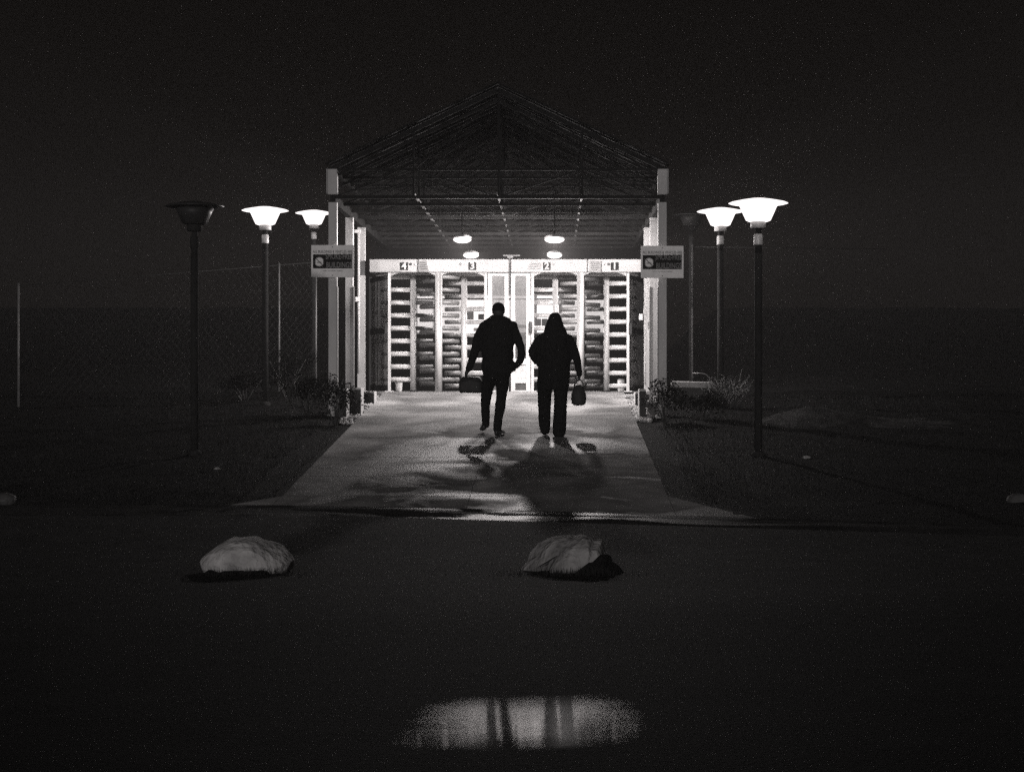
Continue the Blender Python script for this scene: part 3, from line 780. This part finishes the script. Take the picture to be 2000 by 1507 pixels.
# base slab by turnstile 1 and scattered edging stones
y = 31.0
o = MB().box(-0.1, 0.12, -0.3, 0.5, 0, 0.06, bev=0.01).build('step_block', M['pier'], loc=(px(1232, y), y, zc(y)+0.0)); tag(o, 'pale step block at the foot of the turnstile marked 1', 'block')
def stone_mesh(seed, sx, sy, sz, sub=3, rough=0.18, cut=None):
    random.seed(seed); bm = bmesh.new(); bmesh.ops.create_icosphere(bm, subdivisions=sub, radius=1)
    ks = [(rand_unit()*random.uniform(1.2, 4.5), random.uniform(0, 6), random.uniform(0.3, 1)) for _ in range(9)]
    planes = [(rand_unit(), random.uniform(0.72, 0.92)) for _ in range(7)]
    for v in bm.verts:
        d = v.co.normalized(); r_ = 1
        for k, ph, am in ks: r_ += rough*am*math.sin(d.dot(k)+ph)*0.35
        p = d*r_
        for n_, h in planes:
            if p.dot(n_) > h: p -= n_*(p.dot(n_)-h)*0.85
        v.co = Vector((p.x*sx, p.y*sy, p.z*sz))
    for f in bm.faces: f.smooth = sub > 3
    me = bpy.data.meshes.new('stone'); bm.to_mesh(me); bm.free(); random.seed(99); return me
def scree(x0, x1, y0, y1, n, seed, label, name='edging_gravel'):
    random.seed(seed); bm = bmesh.new()
    for i in range(n):
        y = random.uniform(y0, y1); x = random.uniform(x0, x1); s_ = random.uniform(0.015, 0.045)
        m = Matrix.Translation((x, y, zc(y)+0.0)) @ Matrix.Rotation(random.uniform(0, 6), 4, rand_unit()) @ Matrix.Diagonal(Vector((s_, s_*random.uniform(.6, 1), s_*random.uniform(.4, .8), 1)))
        g = bmesh.ops.create_icosphere(bm, subdivisions=1, radius=1, matrix=m)
    me = bpy.data.meshes.new(name); bm.to_mesh(me); bm.free()
    return tag(link(name, me, M['stone']), label, 'gravel', kind='stuff')
scree(1.26, 1.50, 27.4, 31.4, 420, 5, 'loose pale stones along the right edge of the walkway')
scree(-3.15, -2.92, 27.0, 31.4, 260, 6, 'loose stones along the left edge of the walkway', 'loose_gravel')

# boulders by the road
def boulder(p0, p1, q0, q1, y, seed, label, mt, shape=None, name='boulder'):
    x = px((p0+p1)/2, y); zt, zb = pz(q0, y), pz(q1, y)
    sx = (p1-p0)/2*y/F; me = stone_mesh(seed, sx, sx*0.7, (zt-zb)*0.95, 5, 0.16) if shape is None else shape(sx, zt-zb)
    o = link(name, me, mt, loc=(x, y, zb)); return tag(o, label, 'boulder', 'pale boulders beside the road')
def profile_rock(outline, depth, seed, rough=0.012):
    """boulder whose front silhouette follows a measured outline, rounded front to back"""
    def fn(sx, h):
        random.seed(seed); bm = bmesh.new(); n = len(outline); cx = sum(p[0] for p in outline)/n; cz = 0.45
        ph = [(rand_unit()*random.uniform(3, 14), random.uniform(0, 6)) for _ in range(10)] + [(rand_unit()*random.uniform(20, 45), random.uniform(0, 6)) for _ in range(8)]
        N = 16; rings = []
        for j in range(N+1):
            t_ = -1+2*j/N; s_ = max(0.02, (1-abs(t_)**2.3)**0.5); ring = []
            for (a, b) in outline:
                lean = 0.12*t_
                p = Vector(((cx+(a-cx)*s_)*sx, t_*depth, (0.1+(b-0.1)*s_)*h))
                for k, q in ph: p += Vector((1, 1, 1))*rough*math.sin(p.dot(k)+q)*0.35
                ring.append(bm.verts.new(p))
            rings.append(ring)
        for a, b in zip(rings, rings[1:]):
            for k in range(n):
                bm.faces.new([a[k], a[(k+1)%n], b[(k+1)%n], b[k]]).smooth = True
        bm.faces.new(rings[0][::-1]); bm.faces.new(rings[-1])
        bmesh.ops.recalc_face_normals(bm, faces=bm.faces)
        me = bpy.data.meshes.new('boulder'); bm.to_mesh(me); bm.free(); random.seed(99); return me
    return fn
def dense(pts, k=4):
    out = []
    n = len(pts)
    for i in range(n):
        p0, p1, p2, p3 = (Vector(pts[(i+j-1) % n]) for j in range(4))
        for s_ in range(k):
            t = s_/k
            out.append(tuple(0.5*((2*p1)+(-p0+p2)*t+(2*p0-5*p1+4*p2-p3)*t*t+(-p0+3*p1-3*p2+p3)*t**3)))
    return out
out1 = dense([(-1, 0.42), (-0.78, 0.66), (-0.5, 0.86), (-0.2, 0.98), (0.1, 1.0), (0.45, 0.86), (0.75, 0.66), (0.96, 0.4), (1.0, 0.28), (0.85, -0.05), (0.3, -0.4), (-0.3, -0.4), (-0.75, -0.2), (-0.95, 0.1)])
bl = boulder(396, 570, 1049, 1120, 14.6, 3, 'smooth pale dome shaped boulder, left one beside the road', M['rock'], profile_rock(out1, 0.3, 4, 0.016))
out2 = dense([(-1, 0.1), (-0.85, 0.45), (-0.45, 0.8), (0.05, 1.0), (0.45, 0.95), (0.68, 0.75), (0.85, 0.7), (0.98, 0.45), (1.0, 0.2), (0.8, -0.1), (0, -0.15), (-0.8, -0.1)])
outA = dense([(-1, -0.35), (-0.9, 0.3), (-0.55, 0.72), (0.1, 1.0), (0.75, 1.02), (1.0, 0.9), (0.55, 0.62), (0.1, 0.3), (-0.05, -0.4)])
outB = dense([(-1, -0.4), (-0.85, 0.35), (-0.4, 0.8), (0.25, 1.02), (0.5, 0.86), (0.8, 0.86), (0.98, 0.5), (0.9, 0.2), (0.6, -0.3), (-0.2, -0.45)])
def split_rock(sx, h):
    a = profile_rock(outA, 0.24, 8, 0.02)(0.26, h); b = profile_rock(outB, 0.26, 5, 0.02)(0.235, h*0.88)
    bm = bmesh.new()
    a.transform(Matrix.Translation((-0.05, 0.12, 0)) @ Matrix.Rotation(R(14), 4, 'Y') @ Matrix.Rotation(R(-38), 4, 'Z'))
    b.transform(Matrix.Translation((0.09, -0.05, 0.0)) @ Matrix.Rotation(R(8), 4, 'Z'))
    bm.from_mesh(a); bm.from_mesh(b); me = bpy.data.meshes.new('boulder'); bm.to_mesh(me); bm.free(); return me
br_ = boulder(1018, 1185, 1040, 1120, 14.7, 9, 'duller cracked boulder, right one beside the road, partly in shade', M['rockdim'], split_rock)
# dark mounds added at each boulder's foot to stand for its unlit part
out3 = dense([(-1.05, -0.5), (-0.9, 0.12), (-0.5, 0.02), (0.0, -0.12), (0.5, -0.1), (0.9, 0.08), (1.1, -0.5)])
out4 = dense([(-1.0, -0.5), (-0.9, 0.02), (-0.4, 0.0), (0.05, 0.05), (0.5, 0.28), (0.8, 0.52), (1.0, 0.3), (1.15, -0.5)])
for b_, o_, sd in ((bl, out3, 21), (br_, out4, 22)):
    me = profile_rock(o_, 0.14, sd, 0.03)(0.35, 0.29); so_ = link('foot_shade', me, M['rockshade'], b_); so_.location = (0, -0.24, 0)
# small stones and the low pale bank
for (p, q, s_, y, lab) in ((423, 918, 0.045, 21.9, 'tiny pale stone alone on the dark grass left of the walkway'),
                        (6, 978, 0.14, 19.6, 'dim rounded stone at the left edge of the picture, by the kerb'),
                        (1990, 990, 0.13, 19.4, 'dim stone at the right edge of the picture, by the kerb'),
                        (1575, 904, 0.05, 22.9, 'small dull stone on the dark grass right of the walkway')):
    x = px(p, y); o = link('stone', stone_mesh(int(p), s_, s_*0.8, s_*0.6), M['twig'] if s_ > 0.1 else M['stone'], loc=(x, y, max(gz(x, y), pz(q, y)))); tag(o, lab, 'stone', 'small stones on the grass')
def bank():
    bm = bmesh.new(); n, m_ = 60, 14; g = {}
    for i in range(n+1):
        for j in range(m_+1):
            u, v = i/n, j/m_
            x = 2.95+u*3.0; y = 26.2+v*1.6
            h = math.sin(math.pi*v)*math.sin(math.pi*min(1, u*1.02))**0.5*(0.22*math.exp(-((u-0.28)/0.22)**2)+0.06)
            h += 0.02*math.sin(x*9+y*3)*math.sin(y*8)
            g[i, j] = bm.verts.new((x, y, gz(x, y)-0.02+max(0, h)))
    for i in range(n):
        for j in range(m_): bm.faces.new([g[i, j], g[i+1, j], g[i+1, j+1], g[i, j+1]]).smooth = True
    me = bpy.data.meshes.new('bank'); bm.to_mesh(me); bm.free()
    tag(link('bank', me, mat('bank_soil', 0.03, 0.9, 0.6, 7, 0.02, 30, spec=0.03)), kind='structure')
bank()
# grass tufts
def tufts(name, label, n, f, h=(0.03, 0.09), seed=11):
    random.seed(seed); bm = bmesh.new(); k = 0
    while k < n:
        x, y = f()
        if x is None: continue
        z = gz(x, y) - 0.01; hh = random.uniform(*h); a = random.uniform(0, 6.28); l = random.uniform(0, hh*0.7)
        dx, dy = math.cos(a), math.sin(a); w_ = 0.004
        p = [(x-dy*w_, y+dx*w_, z), (x+dy*w_, y-dx*w_, z), (x+dx*l, y+dy*l, z+hh)]
        bm.faces.new([bm.verts.new(q) for q in p]); k += 1
    me = bpy.data.meshes.new(name); bm.to_mesh(me); bm.free()
    tag(link(name, me, M['blade']), label, 'grass', kind='stuff'); random.seed(99)
def f_lawn():
    y = random.uniform(19.4, 31); s_ = random.choice((-1, 1))
    x = random.uniform(-3.0-3.8, -3.0) if s_ < 0 else random.uniform(1.55, 6.5)
    if y < yk(x)+0.25: return None, None
    return x, y
tufts('lawn_grass', 'short dark grass on both sides of the walkway', 26000, f_lawn)
def f_rock():
    cx = random.choice((px(483, 14.4), px(1100, 14.5)))
    return cx + random.gauss(0, 0.26), 14.24 + random.gauss(0, 0.09)
tufts('rough_grass', 'dark rough grass around the feet of the two boulders', 1100, f_rock, (0.03, 0.12), 12)

# ------------------------------------------------------------------ people
def remesh(o, v, sm=3):
    m = o.modifiers.new('remesh', 'REMESH'); m.mode = 'VOXEL'; m.voxel_size = v; m.use_smooth_shade = True
    s_ = o.modifiers.new('smooth', 'SMOOTH'); s_.factor = 0.5; s_.iterations = sm
    return o
def wrinkle(o, strength, size, seed=0):
    t = bpy.data.textures.new('folds', 'CLOUDS'); t.noise_scale = size
    d = o.modifiers.new('folds', 'DISPLACE'); d.texture = t; d.strength = strength; d.mid_level = 0.5; d.texture_coords = 'LOCAL'
def limb(mb, pts, rad, seg=14, xdir=(1, 0, 0)):
    mb.tube(pts, rad, seg, True, 0, xdir)
    for p, r_ in zip(pts, rad):
        a, b = r_ if isinstance(r_, tuple) else (r_, r_)
        mb.ell(p, (a*0.97, b*0.97, min(a, b)*0.97), 12)
def hand(mb, wrist, d, side, curl=0.6, nrm=(0, -1, 0), scale=1.0):
    """palm and five fingers; d points from the wrist along the hand, side is the thumb side"""
    d = Vector(d).normalized(); s_ = Vector(side); s_ = (s_ - d*s_.dot(d)).normalized(); n = d.cross(s_)
    if n.dot(Vector(nrm)) < 0: n = -n
    w0 = Vector(wrist)
    def P(a, b, c): return w0 + (d*a + s_*b + n*c)*scale
    mb.tube([P(-0.03, 0, 0), P(0.0, 0, 0), P(0.03, 0, 0), P(0.07, 0, 0), P(0.095, 0, 0.002)], [(0.026, 0.02), (0.027, 0.019), (0.036, 0.016), (0.04, 0.015), (0.037, 0.012)], 12, True, 0, s_)
    for i, (off, ln) in enumerate(((0.030, 0.072), (0.010, 0.08), (-0.010, 0.075), (-0.029, 0.058))):
        pts = [P(0.085, off, 0)]; a = 0.2*curl; x_, z_ = 0.085, 0.0
        for k, f in enumerate((0.42, 0.32, 0.26)):
            a += curl*(0.55, 0.75, 0.5)[k]; x_ += math.cos(a)*ln*f; z_ += math.sin(a)*ln*f; pts.append(P(x_, off*1.02, z_))
        mb.tube(pts, [0.0095, 0.009, 0.0085, 0.007], 8)
        mb.ell(pts[-1], (0.007*scale,)*3, 8)
    pts = [P(0.02, 0.028, 0.004), P(0.048, 0.048, 0.012), P(0.07, 0.055, 0.022), P(0.09, 0.050, 0.032)]
    mb.tube(pts, [0.014, 0.012, 0.010, 0.008], 8); mb.ell(pts[-1], (0.008,)*3, 8)

SC = 140.6
def person(ox, base, Yp):
    def P(p, q, dy=0.0): return Vector(((p-ox)/SC, dy, (base-q)/SC))
    return P
def chain(P, rows):
    """rows of (left px, right px, y px, half depth, depth offset)"""
    pts = [P((a+b)/2, q, dy) for a, b, q, dp, dy in rows]; rad = [((b-a)/2/SC, dp) for a, b, q, dp, dy in rows]
    return pts, rad
def foot(mb, heel, toe, w_=0.045, h_=0.05):
    heel, toe = Vector(heel), Vector(toe); m_ = heel.lerp(toe, 0.5)
    mb.tube([heel+Vector((0, 0, h_*0.9)), heel.lerp(toe, 0.3)+Vector((0, 0, h_*0.95)), heel.lerp(toe, 0.7)+Vector((0, 0, h_*0.7)), toe+Vector((0, 0, h_*0.5))],
            [(w_*0.75, h_*0.9), (w_*0.9, h_*0.95), (w_*1.02, h_*0.7), (w_*0.7, h_*0.45)], 14, True, 0, (1, 0, 0))
    mb.ell(heel+Vector((0, 0.0, h_*0.9)), (w_*0.75, 0.045, h_*0.88)); mb.ell(toe+Vector((0, 0, h_*0.5)), (w_*0.7, 0.03, h_*0.45))
def head(mb, P, c, rx, ry, rz_):
    """skull, jaw, nose, ears, brow; the person faces +Y (away from the camera)"""
    c = Vector(c)
    mb.ell(c, (rx, ry, rz_), 24)
    mb.ell(c+Vector((0, 0.02, -rz_*0.45)), (rx*0.78, ry*0.8, rz_*0.6), 18)
    mb.ell(c+Vector((0, ry*0.98, -rz_*0.12)), (0.014, 0.02, 0.026), 10)
    mb.ell(c+Vector((0, ry*0.9, rz_*0.18)), (rx*0.55, 0.014, 0.012), 10)
    mb.ell(c+Vector((0, ry*0.9, -rz_*0.5)), (0.024, 0.012, 0.008), 10)
    for sx in (-1, 1):
        mb.ell(c+Vector((sx*rx*1.0, -0.005, -rz_*0.08)), (0.012, 0.022, 0.032), 10)
        mb.ell(c+Vector((sx*rx*0.4, ry*0.88, 0.0)), (0.013, 0.008, 0.008), 8)

# --- man
YM = 25.55; man = empty('person', (px(963, YM), YM, pz(848.5, YM)), 'taller person in a dark jacket and cap walking away, bag in the left hand', 'person')
P = person(963, 848.5, YM)
b = MB()
head(b, P, P(973.5, 607), 0.078, 0.098, 0.112)
limb(b, [P(973.5, 612), P(973, 620), P(972, 628), P(971, 640)], [(0.07, 0.07), (0.072, 0.072), (0.075, 0.07), (0.09, 0.08)])
pts, rad = chain(P, [(950, 992, 640, 0.09, 0), (944, 1000, 660, 0.1, 0), (946, 1000, 690, 0.1, 0), (944, 996, 725, 0.1, 0)]); limb(b, pts, rad)
limb(b, [P(944, 642), P(930, 682, -0.02), P(916, 718, -0.01), P(911, 729, 0)], [0.052, 0.042, 0.032, 0.027])
hand(b, P(910.5, 729, 0), (-0.18, 0.05, -1), (0.1, 1, 0), 1.1, (0.9, 0, 0.2))
limb(b, [P(1001, 640), P(1019, 688, -0.04), P(1012, 706, -0.02), P(1009, 712, 0.0)], [0.052, 0.042, 0.032, 0.027])
hand(b, P(1009, 713, 0.0), (-0.35, 0.1, -0.8), (0.2, 1, 0), 0.9, (-0.9, 0, 0))
limb(b, [P(955, 735), P(948, 782, 0.06), P(947, 826, 0.28)], [0.07, 0.05, 0.035])
limb(b, [P(981, 735), P(978, 785, 0.02), P(971, 838, 0.0)], [0.07, 0.05, 0.035])
remesh(b.build('body', M['skin'], man), 0.0075, 2)
# face features live in the body; clothes follow
j = MB()
pts, rad = chain(P, [(961, 988, 617, 0.085, 0), (955, 993, 622, 0.1, 0), (944, 1002, 630, 0.12, 0), (938, 1006, 643, 0.135, -0.01), (938, 1005, 660, 0.14, -0.02), (940, 1003, 680, 0.14, -0.02),
                     (941, 1003, 700, 0.14, 0), (940, 1004, 714, 0.145, 0.01), (939, 1000, 724, 0.145, 0.01), (942, 996, 729, 0.135, 0.01)])
j.tube(pts, rad, 28, True, 0, (1, 0, 0))
limb(j, [P(943, 643), P(934.5, 660, -0.01), P(929, 682, -0.03), P(922.5, 702, -0.02), P(915.5, 721, -0.01)], [0.075, 0.073, 0.064, 0.056, 0.046])
limb(j, [P(1002, 640), P(1010, 656, -0.02), P(1017, 677, -0.04), P(1019.5, 692, -0.05), P(1016, 705, -0.03), P(1010, 713, 0)], [0.066, 0.06, 0.055, 0.056, 0.05, 0.045])
j.ell(P(1001, 716), (0.06, 0.1, 0.05)); j.ell(P(960, 627), (0.07, 0.1, 0.05)); j.ell(P(988, 627), (0.07, 0.1, 0.05)); j.ell(P(1002, 636), (0.065, 0.1, 0.06)); j.ell(P(944, 638), (0.065, 0.1, 0.06))
jo = remesh(j.build('jacket', M['jacket'], man), 0.016, 3); wrinkle(jo, 0.022, 0.09)
t = MB()
pts, rad = chain(P, [(944, 999, 712, 0.12, 0), (942, 997, 730, 0.125, 0), (943, 994, 742, 0.12, 0)]); t.tube(pts, rad, 24, True, 0, (1, 0, 0))
pts, rad = chain(P, [(942, 969, 736, 0.10, 0), (940, 965, 755, 0.09, 0.02), (938.5, 960, 775, 0.078, 0.05), (938.5, 957, 792, 0.07, 0.10), (939, 955.5, 812, 0.062, 0.19), (940, 956, 829, 0.06, 0.27)]); limb(t, pts, rad)
pts, rad = chain(P, [(966, 996, 732, 0.10, 0), (968, 993, 755, 0.09, 0.02), (969, 989, 775, 0.078, 0.02), (967, 988, 790, 0.076, 0.01), (965, 983, 812, 0.066, 0), (963, 979.5, 837, 0.064, 0)]); limb(t, pts, rad)
to = remesh(t.build('trousers', M['trouser'], man), 0.014, 3); wrinkle(to, 0.016, 0.07)
s_ = MB(); foot(s_, P(944, 841, 0.26), P(943, 838.5, 0.47), 0.048, 0.055); s_.ell(P(941, 838, 0.3), (0.045, 0.06, 0.03)); remesh(s_.build('shoe', M['shoe'], man), 0.01, 2)
s_ = MB(); foot(s_, P(970, 851, -0.03), P(982, 849, 0.16), 0.048, 0.055); s_.ell(P(978, 849, 0.05), (0.05, 0.09, 0.028)); remesh(s_.build('shoe', M['shoe'], man), 0.01, 2)
c_ = MB(); c_.ell(P(973.6, 602.5, -0.002), (0.089, 0.108, 0.086), 22); c_.lathe([(0.088, -0.004), (0.0915, 0.0), (0.0915, 0.024), (0.086, 0.03)], P(973.6, 606.5), 24)
remesh(c_.build('cap', M['jacket2'], man), 0.009, 2)

# --- woman
YW = 25.5; wom = empty('person', (px(1080, YW), YW, pz(850, YW)), 'shorter person with long hair in a parka and wide trousers, handbag in the right hand', 'person')
P = person(1080, 850, YW)
b = MB()
head(b, P, P(1083, 630), 0.074, 0.094, 0.108)
limb(b, [P(1083, 640), P(1084, 652), P(1084, 664)], [(0.052, 0.056), (0.056, 0.06), (0.08, 0.08)])
pts, rad = chain(P, [(1062, 1106, 662, 0.085, 0), (1060, 1108, 685, 0.095, 0), (1060, 1106, 720, 0.1, 0), (1056, 1106, 745, 0.1, 0)]); limb(b, pts, rad)
limb(b, [P(1057, 664), P(1038, 690, -0.04), P(1050, 706, 0.03)], [0.048, 0.038, 0.026])
hand(b, P(1051, 707, 0.03), (0.7, 0.2, -0.3), (0, 1, 0.4), 0.5, (0, 0, -1))
limb(b, [P(1112, 664), P(1127, 700, -0.02), P(1132, 731, 0)], [0.048, 0.037, 0.026])
hand(b, P(1132, 731, 0), (-0.08, 0.03, -1), (-0.1, 1, 0), 1.2, (-0.9, 0, 0.2), 0.92)
limb(b, [P(1064, 748), P(1063, 795, 0.04), P(1064, 835, 0.08)], [0.08, 0.05, 0.034])
limb(b, [P(1094, 748), P(1093, 795, 0.0), P(1094, 842, -0.02)], [0.08, 0.05, 0.034])
remesh(b.build('body', M['skin'], wom), 0.0075, 2)
j = MB()
pts, rad = chain(P, [(1066, 1100, 646, 0.09, 0), (1058, 1108, 652, 0.11, 0), (1050, 1116, 662, 0.135, -0.01), (1050, 1117, 680, 0.15, -0.02), (1052, 1115, 700, 0.15, -0.01),
                     (1051, 1114, 720, 0.15, 0), (1049, 1113, 740, 0.155, 0), (1049, 1111, 756, 0.15, 0), (1052, 1108, 761, 0.14, 0)])
j.tube(pts, rad, 28, True, 0, (1, 0, 0))
limb(j, [P(1057, 662), P(1047, 674, -0.02), P(1039.5, 688, -0.05), P(1040, 694, -0.05), P(1047, 704, 0.0), P(1053, 711, 0.04)], [0.072, 0.064, 0.058, 0.056, 0.048, 0.04])
limb(j, [P(1110, 662), P(1119, 678, -0.01), P(1126, 700, -0.03), P(1129.5, 716, -0.02), P(1131, 732, 0)], [0.07, 0.064, 0.056, 0.05, 0.044])
jo = remesh(j.build('parka', M['jacket2'], wom), 0.016, 3); wrinkle(jo, 0.02, 0.1)
t = MB()
pts, rad = chain(P, [(1051, 1109, 745, 0.13, 0), (1050, 1109, 760, 0.13, 0)]); t.tube(pts, rad, 24, True, 0, (1, 0, 0))
pts, rad = chain(P, [(1050, 1079, 755, 0.10, 0), (1050, 1077, 775, 0.085, 0.02), (1051, 1076, 800, 0.08, 0.04), (1051.5, 1075.5, 822, 0.08, 0.06), (1054, 1075, 839, 0.085, 0.07)]); limb(t, pts, rad)
pts, rad = chain(P, [(1081, 1110, 755, 0.10, 0), (1082, 1108, 775, 0.085, 0), (1081.5, 1107, 800, 0.08, -0.01), (1080, 1106.5, 822, 0.08, -0.02), (1079, 1105, 844, 0.085, -0.03)]); limb(t, pts, rad)
to = remesh(t.build('trousers', M['trouser'], wom), 0.0115, 2); wrinkle(to, 0.010, 0.08)
s_ = MB(); foot(s_, P(1066, 848, 0.05), P(1065, 846, 0.24), 0.042, 0.05); remesh(s_.build('shoe', M['shoe'], wom), 0.01, 2)
s_ = MB(); foot(s_, P(1095, 853, -0.05), P(1096, 851, 0.14), 0.042, 0.05); remesh(s_.build('shoe', M['shoe'], wom), 0.01, 2)
h_ = MB()
pts, rad = chain(P, [(1077, 1090, 611.5, 0.05, -0.01), (1073, 1095, 617, 0.09, -0.01), (1069, 1098, 626, 0.108, -0.01), (1064.5, 1101, 637, 0.115, -0.015), (1061.5, 1106, 648, 0.12, -0.03), (1062, 1109, 658, 0.09, -0.08), (1072, 1108, 674, 0.05, -0.12), (1080, 1106, 684, 0.03, -0.135)])
h_.tube(pts, rad, 24, True, 0, (1, 0, 0)); h_.ell(P(1083, 616), (0.06, 0.09, 0.035))
ho = remesh(h_.build('hair', M['hair'], wom), 0.01, 2); wrinkle(ho, 0.01, 0.04)

# --- bags
def at_p(ox, base, Yp): return Vector((px(ox, Yp), Yp, pz(base, Yp)))
P = person(963, 848.5, YM); o0 = at_p(963, 848.5, YM)
bagc = P(919, 766, 0.0)
e = empty('duffel_bag', o0+bagc, 'soft dark rectangular bag hanging from the left hand of the taller person', 'bag')
def rel(v): return v - bagc
d = MB()
pts, rad = chain(P, [(899, 940, 767, 0.10, 0.03), (897, 942, 763, 0.125, 0.03), (896.5, 942, 752, 0.13, 0.03), (898, 941, 742, 0.12, 0.03), (901, 938, 737, 0.07, 0.03), (904, 934, 735, 0.03, 0.03)])
pts = [rel(p) for p in pts]
rings = []
for p, (a, c) in zip(pts, rad):                # superelliptic sections give soft corners
    ring = []
    for k in range(32):
        an = k*math.pi/16; ca, sa = math.cos(an), math.sin(an)
        ring.append(d.bm.verts.new(p+Vector((math.copysign(abs(ca)**0.45, ca)*a, math.copysign(abs(sa)**0.45, sa)*c, 0))))
    rings.append(ring)
for a, c in zip(rings, rings[1:]):
    for k in range(32): d.bm.faces.new([a[k], a[(k+1)%32], c[(k+1)%32], c[k]])
d.bm.faces.new(rings[0]); d.bm.faces.new(rings[-1])
bo = remesh(d.build('bag_body', M['bag'], e), 0.012, 3); wrinkle(bo, 0.015, 0.07)
MB().tube([rel(P(903, 741, -0.03)), rel(P(905, 738, -0.03)), rel(P(909, 736.5, 0)), rel(P(913, 738, 0.0)), rel(P(930, 741, -0.03))], 0.011, 8).build('handle', M['black'], e)
MB().tube([rel(P(900, 744, -0.095)), rel(P(940, 744, -0.095))], 0.006, 6).build('zip', M['black'], e)
P = person(1080, 850, YW); o0 = at_p(1080, 850, YW)
bagc = P(1130, 791, 0.0)
e = empty('handbag', o0+bagc, 'black tapering handbag with thin loop handles held by the shorter person', 'bag')
d = MB()
pts, rad = chain(P, [(1122, 1138, 792, 0.05, 0), (1117, 1143, 789, 0.08, 0), (1115, 1145, 780, 0.09, 0), (1115.5, 1144.5, 770, 0.085, 0), (1118, 1141, 761, 0.06, 0), (1121, 1137.5, 754, 0.03, 0), (1124, 1134, 751.5, 0.015, 0)])
d.tube([rel(p) for p in pts], rad, 24, True, 0, (1, 0, 0))
bo = remesh(d.build('bag_body', M['bag'], e), 0.009, 2)
for dy in (-0.03, 0.03):
    MB().tube([rel(P(1121, 758, dy)), rel(P(1122.5, 750, dy)), rel(P(1126, 743, dy*0.5)), rel(P(1130.5, 740.5, 0)), rel(P(1135, 743, dy*0.5)), rel(P(1138.5, 750, dy)), rel(P(1140, 759, dy))], 0.009, 8).build('handle', M['black'], e)

# ------------------------------------------------------------------ haze
hz = MB().box(-41, 41, -16, 63, -3.2, 6.6)  # added volume: its scattering gives lamp glow and lifts the blacks
hm = bpy.data.materials.new('veil_haze'); hm.use_nodes = True; nt = hm.node_tree
nt.nodes.remove(nt.nodes['Principled BSDF'])
pv = nt.nodes.new('ShaderNodeVolumePrincipled'); pv.inputs['Color'].default_value = (1, 0.97, 0.965, 1)
pv.inputs['Density'].default_value = 0.0015; pv.inputs['Anisotropy'].default_value = 0.0
nt.links.new(pv.outputs[0], nt.nodes['Material Output'].inputs['Volume'])
try: hm.cycles.volume_sampling = 'EQUIANGULAR'
except Exception: pass
tag(hz.build('haze', hm), 'thin haze added to veil the blacks and glow round the lamps', 'haze', kind='stuff')
